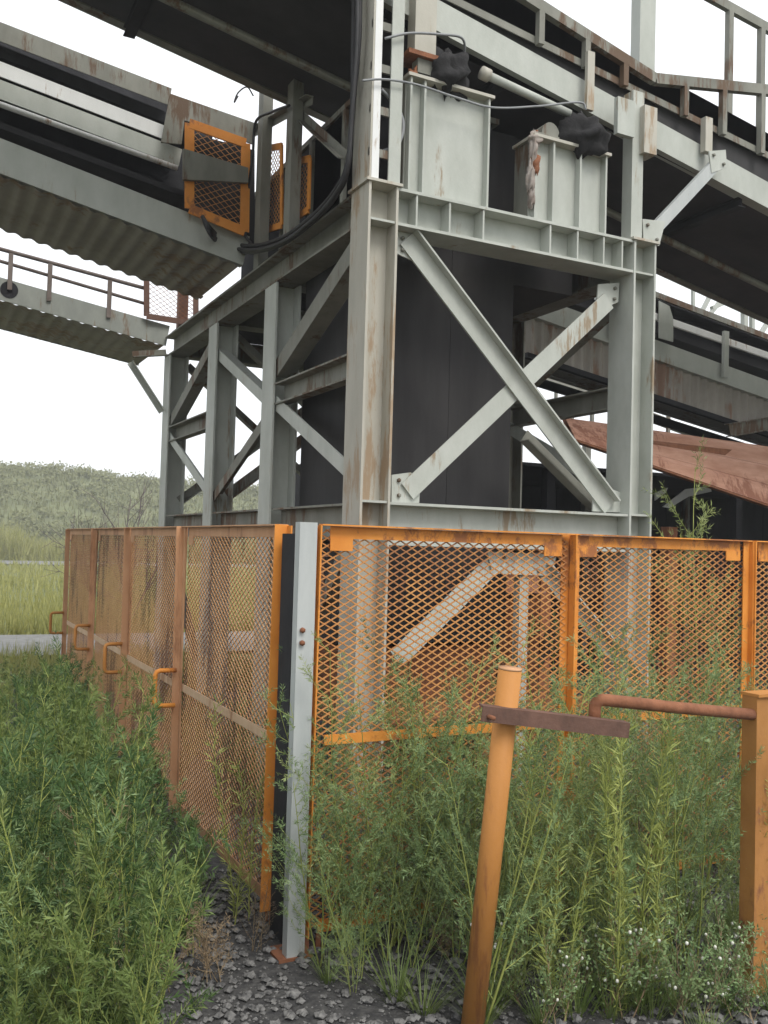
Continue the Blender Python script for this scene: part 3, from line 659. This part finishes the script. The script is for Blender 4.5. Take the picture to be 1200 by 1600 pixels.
# ------------------------------------------------------------------ mesh guard fence
ZF0, ZF1, ZM = .07, 1.695, .86
CELL = (.056, .0315)
MESHCACHE = {}
def infill(W, H, parent, org, ux, nn, m):
    key = (round(W, 3), round(H, 3), m); thin = m == 'meshfaded'; kw, kd = (.005, .003) if thin else (.0065, .0042)
    if key not in MESHCACHE:
        mb = MB(); lattice(mb, W, H, CELL, lambda u, v: Vector((u, 0, v)), Vector((0, 1, 0)), .0036 if thin else .005, .0042 if thin else .006)
        a, b = CELL
        i = 0; v = 0.0
        while v <= H:                       # knuckles of the expanded metal
            u = 0 if i % 2 == 0 else a/2
            while u <= W:
                mb.box((u-kw, -kd, v-.0026), (u+kw, kd, v+.0026)); u += a
            v += b/2; i += 1
        me = bpy.data.meshes.new('mesh_infill'); me.from_pydata([tuple(p) for p in mb.V], [], mb.F); MESHCACHE[key] = me
        me.materials.append(M[m])
    me = MESHCACHE[key]
    o = bpy.data.objects.new('mesh_infill', me); COL.objects.link(o); o.parent = parent
    o['kind'] = 'stuff'
    o.matrix_local = Matrix.Translation(Vector(org)-root_loc(parent)) @ Matrix(((ux.x, nn.x, 0), (ux.y, nn.y, 0), (0, 0, 1))).to_4x4()
    if me.materials[0] != M[m]:
        o.material_slots[0].link = 'OBJECT'; o.material_slots[0].material = M[m]
    return o
def fence_panel(label, org, ux, W, nn, mf, mm, near_m=None, handle=None, z1=ZF1, group=None, tilt=0, ZM=.835):
    ux = Vector(ux); nn = Vector(nn); org = Vector(org); Z = Vector((0, 0, 1))        # nn: outward
    t = thing('guard_panel', label, 'mesh panel', tuple(org+ux*W/2+Z*0), group)
    fwd = .052
    def P(u, z, o=0): return org+ux*u+Z*z+nn*o
    near = near_m or mf
    s1 = MB().prism(Ls(fwd, .045, .006, 1, 1), P(0, ZF0), P(0, z1), nn) if ux.cross(nn).z < 0 else MB().prism(Ls(fwd, .045, .006, -1, 1), P(0, ZF0), P(0, z1), nn)
    s1.build('stile', near, t)
    if near_m: MB().prism(rect(.006, .062), P(-.004, ZF0, .031), P(-.004, z1+.004, .031), nn).build('edge_strip', near, t)
    MB().prism(Ls(fwd, .045, .006, -1 if ux.cross(nn).z < 0 else 1, 1), P(W, ZF0), P(W, z1), nn).build('stile', mf, t)
    MB().prism(rect(.05, .006), P(fwd, z1-.026, .004), P(W-fwd, z1-.026, .004), nn).build('top_rail', mf, t)
    MB().prism(rect(.006, .04), P(.003, z1+.003, .022), P(W-.003, z1+.003, .022), nn).build('top_rail', mf, t)
    MB().prism(rect(.05, .006), P(fwd, ZF0+.026, .004), P(W-fwd, ZF0+.026, .004), nn).build('bottom_rail', mf, t)
    MB().prism(rect(.04, .007), P(fwd, ZM, .009), P(W-fwd, ZM, .009), nn).build('mid_rail', 'palerail' if mf == 'faded' else mf, t)
    for u in (fwd, W-fwd-.10):
        MB().prism(rect(.05, .005), P(u, z1-.075, .007), P(u+.10, z1-.075, .007), nn).build('gusset', mf, t)
    for u in (.004, W-.056):
        MB().prism(rect(.02, .006), P(u, .005, .01), P(u, ZF0, .01), nn).build('foot', 'rust', t)
        MB().prism(rect(.02, .006), P(u+.05, .005, .01), P(u+.05, ZF0, .01), nn).build('foot', 'rust', t)
    infill(W-.03, z1-ZF0-.03, t, P(.015, ZF0+.015, -.006), ux, nn, mm)
    if handle:
        u, zc, proj = handle
        R_ = .025; hh = .10
        pts = [P(u, zc-hh, .04), P(u, zc-hh, proj-R_), P(u, zc-hh+.007, proj-.007), P(u, zc-hh+R_, proj), P(u, zc+hh-R_, proj), P(u, zc+hh-.007, proj-.007), P(u, zc+hh, proj-R_), P(u, zc+hh, .04)]
        MB().tube(pts, .0135, 8).build('handle', 'orange' if 'vivid' in label else 'orangeold', t, smooth=True)
    if tilt:
        t.rotation_euler = tilt
    return t
ys = [.285, 1.92, 3.37, 4.83, 6.27]
labs = ['weathered mesh panel meeting the pale corner post, with vivid orange edge stile', 'faded mesh panel second along from the pale corner post on the tower side run',
        'faded mesh panel third along from the pale corner post on the tower side run', 'faded end mesh panel of the side run, bordering the grass']
for i in range(4):
    W = ys[i+1]-ys[i]-.012
    fence_panel(labs[i], (0, ys[i], 0), (0, 1, 0), W, (-1, 0, 0), 'faded', 'meshfaded', 'orange' if i == 0 else None, (W-.025, .77, .16), ZM=.775, group='guard panels along the side of the tower',
                tilt=(0, math.radians((.4, -.5, .3, -.3)[i]), math.radians((0, .4, -.3, .3)[i])))
xs_ = [.028, 1.305, 2.46, 3.70, 4.90]
labs = ['vivid orange mesh panel right beside the pale corner post', 'orange mesh panel between two others, behind the rusty hooked pipe', 'orange mesh panel third along from the pale corner post on the front run',
        'orange mesh panel at the far end of the front run']
for i in range(4):
    fence_panel(labs[i], (xs_[i], 0, 0), (1, 0, 0), xs_[i+1]-xs_[i]-.012, (0, -1, 0), 'orange', 'mesh', group='guard panels across the front of the tower',
                tilt=(math.radians((.3, -.3, .2, 0)[i]), 0, 0))
cp = thing('corner_post', 'pale blue-grey steel channel post at the corner of the mesh guards', 'post', (-.03, 0, 0))
MB().box((-.066, -.05, 0), (.008, -.044, 1.705)).build('face', 'galv', cp)
MB().box((-.066, -.0435, 0), (-.060, .0, 1.705)).build('flange', 'galv', cp)
MB().box((.002, -.0435, 0), (.008, .0, 1.705)).build('flange', 'galv', cp)
MB().box((-.10, -.06, -.002), (.04, .08, .012)).build('base_plate', 'rust', cp)
for z in (1.23, 1.28): pipe('bolt', [(-.045, -.052, z), (-.045, -.064, z)], .011, 'rust', cp, 6)
bp_ = thing('dark_gap_filler', 'black box standing in for the dark gap at the fence corner', 'post', (-.02, .17, 0))
MB().box((-.03, .10, 0), (.03, .24, 1.66)).build('shaft', 'black', bp_)  # the dark of the corner gap, put in as a black box

# ------------------------------------------------------------------ leaning pole, angle bar, hooked pipe, orange post in front
def dep(px, py, Z): return CAM+ray(px, py)*(Z/F)
pl = thing('leaning_pole', 'slanting orange steel pole standing in the weeds with a brown angle bar across it', 'pole', tuple(dep(738, 1606, 3.14)))
pipe('shaft', [dep(736, 1625, 3.14), dep(797, 1045, 3.10)], .039, 'orangeold', pl, 20)
pipe('cap', [dep(797, 1046, 3.10), dep(797.3, 1043, 3.10)], .0395, 'faded', pl, 20)
bar('angle_bar', dep(755, 1103, 3.02), dep(985, 1130, 3.10), Ls(.05, .05, .006, 1, -1), (0, 0, 1), 'brown', pl)
c0 = dep(791, 1112, 3.10); ca = (dep(797, 1045, 3.10)-dep(736, 1625, 3.14)).normalized()
pipe('clamp', [c0-ca*.012, c0+ca*.012], .0425, 'brown', pl, 20)
for dx_ in (-.055, .055): pipe('bolt', [dep(791, 1120, 3.03)+Vector((dx_, -.012, 0)), dep(791, 1120, 3.03)+Vector((dx_, .03, 0))], .008, 'rust', pl, 6)
op = thing('orange_post', 'broad orange steel post at the edge of the weeds carrying the hooked pipe', 'post', tuple(dep(1190, 1545, 3.5)))
g0 = dep(1173, 1088, 3.50)
MB().box((g0.x, g0.y-.03, 0), (g0.x+.16, g0.y+.04, g0.z)).build('shaft', 'postbrown', op)
MB().box((g0.x-.002, g0.y-.04, g0.z+.001), (g0.x+.162, g0.y+.045, g0.z+.012)).build('cap', 'orangeold', op)
hk = thing('hooked_pipe', 'red rusty pipe with a short bent-down end fixed to the broad orange post', 'pipe', tuple(dep(1050, 1105, 3.25)))
pts = [dep(1182, 1117, 3.50), dep(1060, 1106, 3.33), dep(948, 1094, 3.155), dep(941, 1093.5, 3.15), dep(936, 1095, 3.15), dep(932, 1098.5, 3.15), dep(930, 1103, 3.15), dep(929, 1110, 3.15), dep(929, 1124, 3.15)]
pipe('bent_pipe', pts, .021, 'rust', hk, 12)

# ------------------------------------------------------------------ plants
def rv(rnd, s=1): return Vector((rnd.uniform(-s, s), rnd.uniform(-s, s), rnd.uniform(-s, s)))
def ribbon(mb, pts, w, rnd):
    # a thin three-sided stem
    mb.tube(pts, [w*(1-.75*i/(len(pts)-1)) for i in range(len(pts))], 3, cap=False)
def leaf_tri(mb, p, d, L, w, rnd):
    s = d.cross(rv(rnd)).normalized()*w
    k = len(mb.V); mb.V += [p-s*.5, p+d*L*.45+s, p+d*L, p+d*L*.45-s]; mb.F += [(k, k+1, k+2, k+3)]
def weed(seed, nst, h, lean, nbr, brl, ll, lw, ang, dens, up=.5, bare=.12, sub=3):
    rnd = random.Random(seed); st = MB(); lf = MB()
    for s in range(nst):
        az = rnd.uniform(0, 6.28); ln = rnd.uniform(.05, lean); H = h*rnd.uniform(.65, 1.0)
        p = Vector((rnd.uniform(-.05, .05), rnd.uniform(-.05, .05), -.02)); d = Vector((math.cos(az)*ln, math.sin(az)*ln, 1)).normalized()
        n = 9; path = [p.copy()]
        for i in range(n):
            d = (d+rv(rnd, .07)+Vector((0, 0, .04))).normalized(); p = p+d*H/n; path.append(p.copy())
        ribbon(st, path, .0045*(h**.5), rnd)
        for b in range(nbr):
            t = bare+(1-bare)*(b+rnd.random())/nbr; f = t*n; i = min(n-1, int(f)); q = path[i].lerp(path[i+1], f-i); dd = (path[i+1]-path[i]).normalized()
            a2 = rnd.uniform(0, 6.28); side = dd.orthogonal().normalized(); side.rotate(Matrix.Rotation(a2, 3, dd))
            L = brl*(1-.75*t)*rnd.uniform(.5, 1.15)+.03; bd = (dd*math.cos(ang)+side*math.sin(ang)).normalized()
            bpth = [q.copy()]; m_ = 5; r = q.copy()
            for k in range(m_):
                bd = (bd+rv(rnd, .16)+Vector((0, 0, up*.14))).normalized(); r = r+bd*L/m_; bpth.append(r.copy())
            ribbon(st, [bpth[0], bpth[2], bpth[5]], .0018, rnd)
            def needles(P0, P1, cnt):
                ax = (P1-P0).normalized()
                for _ in range(cnt):
                    u = rnd.random(); o = P0.lerp(P1, u); s_ = ax.orthogonal().normalized(); s_.rotate(Matrix.Rotation(rnd.uniform(0, 6.28), 3, ax))
                    leaf_tri(lf, o, (ax*.75+s_*.8).normalized(), ll*rnd.uniform(.6, 1.2), lw*rnd.uniform(.7, 1.2), rnd)
            for k in range(m_): needles(bpth[k], bpth[k+1], max(1, int(L/m_*dens*rnd.uniform(.6, 1.4))))
            for k in range(sub):
                u = rnd.uniform(.25, .9)*m_; j = min(m_-1, int(u)); o = bpth[j].lerp(bpth[j+1], u-j)
                sdv = (bd*.7+rv(rnd, .8)).normalized(); e = o+sdv*L*rnd.uniform(.25, .45)
                needles(o, e, max(2, int((e-o).length*dens)))
    return st, lf
def tuft(seed, nb, h, w, spread):
    rnd = random.Random(seed); mb = MB()
    for _ in range(nb):
        az = rnd.uniform(0, 6.28); r0 = rnd.uniform(0, .05); p = Vector((math.cos(az)*r0, math.sin(az)*r0, -.02)); H = h*rnd.uniform(.5, 1)
        d = Vector((math.cos(az)*rnd.uniform(.05, spread), math.sin(az)*rnd.uniform(.05, spread), 1)).normalized(); s = d.cross(Vector((0, 0, 1)))
        s = (s if s.length > .01 else Vector((1, 0, 0))).normalized(); pts = [p]
        for i in range(4):
            d = (d+Vector((math.cos(az), math.sin(az), -.5))*.16*spread).normalized(); pts.append(pts[-1]+d*H/4)
        k = len(mb.V)
        for i, q in enumerate(pts): ww = w*(1-i/4.3); mb.V += [q-s*ww, q+s*ww]
        for i in range(4): mb.F.append((k+2*i, k+2*i+1, k+2*i+3, k+2*i+2))
    return mb
def mesh_of(mb, name, m):
    me = bpy.data.meshes.new(name); me.from_pydata([tuple(v) for v in mb.V], [], mb.F); me.materials.append(M[m])
    for p in me.polygons: p.use_smooth = True
    return me
KIND = {}
def kind(key, parts, H): KIND[key] = ([(n, mesh_of(mb, n, m)) for n, mb, m in parts], H)
for i in range(4):
    st, lf = weed(20+i, 4, 1.2, .40, 13, .46, .022, .0016, .9, 300, .9, .1, 2)
    kind('feather%d' % i, [('stem', st, 'ylstem'), ('foliage', lf, 'feather' if i < 2 else 'feathery')], 1.1)
for i in range(4):
    st, lf = weed(50+i, 5, 1.0, .42, 18, .28, .030, .0021, .65, 320, .9, .06, 2)
    kind('dark%d' % i, [('stem', st, 'ylstem'), ('foliage', lf, 'dkleaf' if i < 3 else 'grass')], .92)
for i in range(2):
    st, lf = weed(80+i, 3, 1.25, .16, 34, .09, .07, .0026, .42, 110, 1.0, .03, 0)
    kind('stalk%d' % i, [('stem', st, 'ylstem'), ('foliage', lf, 'ylstem')], 1.15)
for i in range(3):
    kind('tuft%d' % i, [('blades', tuft(100+i, 55, .42, .0035, .75), 'grass')], .38)
st, lf = weed(130, 4, .5, .5, 12, .16, .02, .004, .7, 110, .8)
fl = MB(); rnd = random.Random(5)
for _ in range(11):
    v = rnd.choice(st.V); c_ = Vector((v.x, v.y, max(.12, v.z)))+rv(rnd, .02)
    fl.tube([c_-Vector((0, 0, .007)), c_-Vector((0, 0, .004)), c_+Vector((0, 0, .004)), c_+Vector((0, 0, .007))], [.002, .006, .006, .002], 6)
kind('seed0', [('stem', st, 'dry'), ('foliage', lf, 'feather'), ('seed_heads', fl, 'flower')], .45)
st, lf = weed(140, 6, .45, .8, 12, .18, .03, .002, .7, 90, .4)
kind('dry0', [('stem', st, 'dry'), ('foliage', lf, 'dry')], .4)
st, lf = weed(150, 4, 1.0, .4, 14, .28, .02, .0015, .8, 60, .5)
kind('dry1', [('stem', st, 'dry'), ('foliage', lf, 'dry')], .92)
def plant(name, key, loc, h, rz, label, cat, group=None):
    parts, H = KIND[key]; s = h/H
    e = thing(name, label, cat, loc, group); e.scale = (s*.55+.45*min(1, s*1.1), s*.55+.45*min(1, s*1.1), s); e.rotation_euler = (0, 0, rz)
    for n, me in parts:
        o = bpy.data.objects.new(n, me); COL.objects.link(o); o.parent = e
        if n == 'seed_heads': o['kind'] = 'stuff'
    return e
def project(p):
    c = RW.transposed() @ (Vector(p)-CAM); return 600+F*c.x/-c.z, 800-F*c.y/-c.z, -c.z
def sil(tab, px):
    for (a, b), (c, d) in zip(tab, tab[1:]):
        if px <= c: return b+(d-b)*max(0, px-a)/(c-a)
    return tab[-1][1]
def ztop(x, y, py):
    px, _, Z = project((x, y, 0)); d = ray(px, py); t = math.hypot(x-CAM.x, y-CAM.y)/math.hypot(d.x, d.y); return CAM.z+d.z*t
rnd = random.Random(11)
SL_ = [(-200, 1030), (0, 1040), (100, 1040), (150, 1070), (200, 1140), (260, 1215), (330, 1315), (400, 1375), (450, 1400)]
n = 0; tries = 0; spots = []
while n < 98 and tries < 6000:
    tries += 1
    x = rnd.uniform(-3.4, -.10); y = rnd.uniform(-1.3, 6.0)
    px, py, Z = project((x, y, 0))
    if px < -120 or px > 440 or Z < 2.2: continue
    if py > 1500 and px > 190: continue
    if px > 330 and x > -.10: continue
    h = ztop(x, y, sil(SL_, px)+rnd.choice((rnd.uniform(-30, 40), rnd.uniform(60, 170), rnd.uniform(150, 330))))
    if h < .16: continue
    if any((x-a)**2+(y-b)**2 < .028 for a, b in spots): continue
    spots.append((x, y)); h = min(h, 1.05); n += 1
    f = rnd.random()
    if f < .76: plant('leafy_weed', 'dark%d' % rnd.randrange(4), (x, y, 0), h, rnd.uniform(0, 6.28), 'dark green leafy weed in the thicket outside the faded side panels', 'weed', 'leafy weeds beside the side panels')
    elif f < .88: plant('feathery_weed', 'feather%d' % rnd.randrange(4), (x, y, 0), h*.95, rnd.uniform(0, 6.28), 'paler feathery weed among the dark thicket outside the faded side panels', 'weed', 'feathery weeds beside the side panels')
    elif f < .94: plant('yellow_stalk', 'stalk%d' % rnd.randrange(2), (x, y, 0), min(1.05, h*1.05), rnd.uniform(0, 6.28), 'yellow-green upright stalk clump in the thicket outside the side panels', 'weed', 'yellow stalks beside the side panels')
    else: plant('dry_weed', 'dry1', (x, y, 0), h, rnd.uniform(0, 6.28), 'dead brown weed in the thicket outside the faded side panels', 'weed', 'dead weeds beside the side panels')
SR_ = [(480, 1090), (530, 1000), (600, 950), (680, 960), (740, 1010), (790, 1090), (850, 1060), (900, 990), (960, 950), (1020, 970), (1090, 940), (1160, 1010), (1210, 1040)]
n = 0; tries = 0; spots = []
while n < 36 and tries < 6000:
    tries += 1
    x = rnd.uniform(0.02, 2.9) if n % 3 else rnd.uniform(.05, 1.0); y = rnd.uniform(-.80, -.07)
    px, py, Z = project((x, y, 0))
    if px < 480 or px > 1260 or py > 1600: continue
    if py > 1490 and px < 720: continue
    h = ztop(x, y, sil(SR_, px)+abs(rnd.gauss(0, 230)))
    if h < .16: continue
    if any((x-a)**2+(y-b)**2 < .012 for a, b in spots): continue
    spots.append((x, y)); h = min(h, 1.3); n += 1
    f = rnd.random()
    if f < .45: plant('feathery_weed', 'feather%d' % rnd.randrange(2), (x, y, 0), h, rnd.uniform(0, 6.28), 'feathery grey-green weed growing against the outside of the orange front panels', 'weed', 'feathery weeds before the front panels')
    elif f < .85: plant('feathery_weed', 'feather%d' % rnd.randrange(2, 4), (x, y, 0), h, rnd.uniform(0, 6.28), 'yellowish feathery weed growing against the outside of the orange front panels', 'weed', 'yellowish weeds before the front panels')
    else: plant('dry_weed', 'dry1', (x, y, 0), h*.8, rnd.uniform(0, 6.28), 'dead brown weed standing before the orange front panels', 'weed', 'dead weeds before the front panels')
for k, (x, y, h) in enumerate(((.06, -.14, .95), (.17, -.10, 1.12), (.27, -.20, .8), (.38, -.10, 1.2), (.50, -.18, 1.0), (.62, -.12, 1.25), (.12, -.28, .6), (.34, -.32, .62), (.55, -.34, .7), (.74, -.22, 1.05), (.06, -.38, .35))):
    plant('feathery_weed', 'feather%d' % (k % 2), (x, y, 0), h, k*1.7, 'feathery grey-green weed growing against the outside of the orange front panels', 'weed', 'feathery weeds before the front panels')
n = 0
while n < 16:
    x = rnd.uniform(.3, 3.2); y = rnd.uniform(.2, 1.2); n += 1
    plant('feathery_weed', 'feather%d' % rnd.randrange(4), (x, y, 0), rnd.uniform(.45, .95), rnd.uniform(0, 6.28), 'feathery weed growing behind the orange front panels under the tower', 'weed', 'feathery weeds inside the mesh enclosure')
n = 0
while n < 12:
    x = rnd.uniform(.15, .75); y = rnd.uniform(1.0, 5.5); n += 1
    plant('leafy_weed', 'dark%d' % rnd.randrange(4), (x, y, 0), rnd.uniform(.3, .75), rnd.uniform(0, 6.28), 'low green weed growing behind the faded side panels', 'weed', 'weeds inside the side panels')
for px, py, h, lab in ((862, 1590, 1.0, 'slender yellow-green stalk beside the slanting orange pole'), (975, 1585, 1.1, 'clump of tall yellow-green stalks rising past the hooked pipe'), (1003, 1560, 1.1, 'yellow-green stalk clump standing behind the hooked pipe'), (1185, 1540, .95, 'yellow-green stalk leaning before the broad orange post')):
    g = on(px, py, 2, 0.0); plant('yellow_stalk', 'stalk%d' % (px % 2), (g.x, g.y, 0), h, px, lab, 'weed')
g = on(1100, 1330, 2, 0.0); plant('tall_weed', 'feather2', (g.x, .45, 0), 2.15, 1.0, 'tallest feathery weed, rising above the orange front panels before the black shed', 'weed')
g = on(415, 1500, 2, 0); plant('yellow_stalk', 'stalk0', (-.12, .38, 0), .95, 2.0, 'pale yellow-green weed climbing the vivid orange edge stile', 'weed')
# low growth on the gravel
n = 0; tries = 0
while n < 60:
    px = rnd.uniform(-40, 1220); py = rnd.uniform(1430, 1640)
    if 190 < px < 720 and rnd.random() < .72: continue
    g = on(px, py, 2, 0); n += 1
    if g.y > -.05 and g.x > -.05: continue
    plant('grass_tuft', 'tuft%d' % rnd.randrange(3), (g.x, g.y, 0), rnd.uniform(.12, .34), rnd.uniform(0, 6.28), 'small green grass tuft on the dark gravel', 'grass', 'grass tufts on the gravel')
for px, py, h in ((960, 1590, .42), (1130, 1560, .36), (1060, 1600, .40), (800, 1570, .36), (860, 1610, .34), (1020, 1560, .42), (1170, 1600, .34), (560, 1420, .30), (520, 1400, .32), (910, 1560, .36)):
    g = on(px, py, 2, 0); plant('seeding_weed', 'seed0', (g.x, g.y, 0), h, px, 'low weed with small white seed heads on the gravel', 'weed', 'white-headed weeds on the gravel')
for px, py, h in ((150, 1560, .30), (250, 1545, .28), (330, 1530, .25), (830, 1500, .3), (700, 1500, .25)):
    g = on(px, py, 2, 0); plant('dry_weed', 'dry0', (g.x, g.y, 0), h, px, 'low dry brown weed on the dark gravel', 'weed', 'dry brown weeds on the gravel')
# bare shrubs in the field
def shrub(seed, loc, h, label):
    r_ = random.Random(seed); mb = MB()
    def grow(p, d, L, w, lev):
        pts = [p]
        for i in range(4): d = (d+rv(r_, .16)+Vector((0, 0, .05))).normalized(); pts.append(pts[-1]+d*L/4)
        mb.tube(pts, [w*(1-.5*i/4) for i in range(5)], 4, cap=False)
        if lev:
            for _ in range(5):
                q = pts[r_.randrange(1, 5)]; grow(q, (d+rv(r_, .75)).normalized(), L*.6, w*.5, lev-1)
    for _ in range(5):
        a = r_.uniform(0, 6.28); grow(Vector((0, 0, -.05)), Vector((math.cos(a)*.35, math.sin(a)*.35, 1)).normalized(), h*.55, .024, 2)
    V = [v+Vector(loc) for v in mb.V]
    mk('bare_shrub', V, mb.F, 'twig', label=label, cat='shrub', loc=loc)
g = oy(205, 900, 15.0); shrub(4, (g.x, 15.0, 0), 2.9, 'leafless grey shrub in the field beside the far tower column')
g = oy(150, 900, 19.0); shrub(7, (g.x, 19.0, 0), 2.3, 'lower leafless grey shrub in the open field')
# meadow, scrub and stones that nobody could count
rnd = random.Random(21)
mb = MB()
def blade(x, y, z, h, w):
    a = rnd.uniform(0, 6.28); t = rnd.uniform(0, .5)*h; k = len(mb.V); c, s = math.cos(a), math.sin(a); b = rnd.uniform(0, 6.28)
    mb.V += [Vector((x-c*w, y-s*w, z)), Vector((x+c*w, y+s*w, z)), Vector((x+math.cos(b)*t, y+math.sin(b)*t, z+h))]; mb.F.append((k, k+1, k+2))
for _ in range(26000):
    f = rnd.random(); y = 12.8+38*f*f; x = rnd.uniform(-8, 4+.55*y); blade(x, y, -.04, rnd.uniform(.2, .55)*(1+.4*math.sin(x*.8)*math.sin(y*.5)), .008+.0006*y)
for _ in range(9000):
    y = rnd.uniform(6.2, 9.6); x = rnd.uniform(-5, 2.5); blade(x, y, -.02, rnd.uniform(.12, .38), .009)
mb.build('meadow_grass', 'meadow', kind='stuff', label='short yellow-green grass over the open field', cat='grass')
mb = MB()
for _ in range(16000):
    y = rnd.uniform(60.5, 67); x = rnd.uniform(-16, 50); h = (2.0+.5*math.sin(x*.6)+.25*math.sin(x*1.7))*rnd.uniform(.5, 1.2); blade(x, y, -.05, max(.3, h), .05)
mb.build('tall_grass', 'meadow', kind='stuff', label='tall pale grass band at the foot of the hill', cat='grass')
mb = MB()
for _ in range(2200):
    y = rnd.uniform(67, 96); x = rnd.uniform(-25, 85); z = hz(x, y); r = rnd.uniform(.5, 1.3)
    for _ in range(30):
        d = rv(rnd).normalized()*r*rnd.uniform(.5, 1); p = Vector((x+d.x, y+d.y, z+.3*r+abs(d.z)*.75)); a = rv(rnd).normalized(); b = a.orthogonal().normalized(); s = rnd.uniform(.08, .2)
        k = len(mb.V); mb.V += [p-a*s, p+b*s*.6, p+a*s, p-b*s*.6]; mb.F.append((k, k+1, k+2, k+3))
for _ in range(26000):
    y = rnd.uniform(66, 96); x = rnd.uniform(-25, 85); blade(x, y, hz(x, y)-.05, rnd.uniform(.3, .9), .09)
mb.build('hill_scrub', 'scrub', kind='stuff', label='grey-green scrub covering the long hill', cat='scrub')
mb = MB(); rnd = random.Random(31)
for _ in range(26000):
    x = rnd.uniform(-2.6, 3.4); y = rnd.uniform(-1.5, 1.0); r = .0035+.022*rnd.random()**4
    c = Vector((x, y, .012*wob(x, y)+r*.35)); pts = []
    for dx, dy, dz in ((1,0,0),(0,1,0),(-1,0,0),(0,-1,0),(0,0,1),(0,0,-1),(.7,.7,.5),(-.7,.7,.5),(-.7,-.7,.5),(.7,-.7,.5)):
        pts.append(c+Vector((dx, dy, dz*.75))*r*rnd.uniform(.65, 1.15))
    mb.add(pts, [(0,6,4),(6,1,4),(1,7,4),(7,2,4),(2,8,4),(8,3,4),(3,9,4),(9,0,4),(0,1,6),(1,2,7),(2,3,8),(3,0,9),(1,0,5),(2,1,5),(3,2,5),(0,3,5)])
mb.build('gravel_stones', 'stone', kind='stuff', label='loose dark gravel stones on the yard', cat='gravel')

hm = bpy.data.materials.new('thin_haze'); hm.use_nodes = True; hn = hm.node_tree; hn.nodes.clear()
ho = hn.nodes.new('ShaderNodeOutputMaterial'); hv = hn.nodes.new('ShaderNodeVolumePrincipled')
hv.inputs['Color'].default_value = (.92, .94, .96, 1); hv.inputs['Density'].default_value = .0024; hv.inputs['Anisotropy'].default_value = .2
hn.links.new(hv.outputs[0], ho.inputs['Volume'])
hb = MB().box((-920, -220, -1.1), (920, 1520, 13)).build('haze', hm, kind='stuff')
hb['label'] = 'thin pale haze filling the air over the yard and field'; hb['category'] = 'haze'
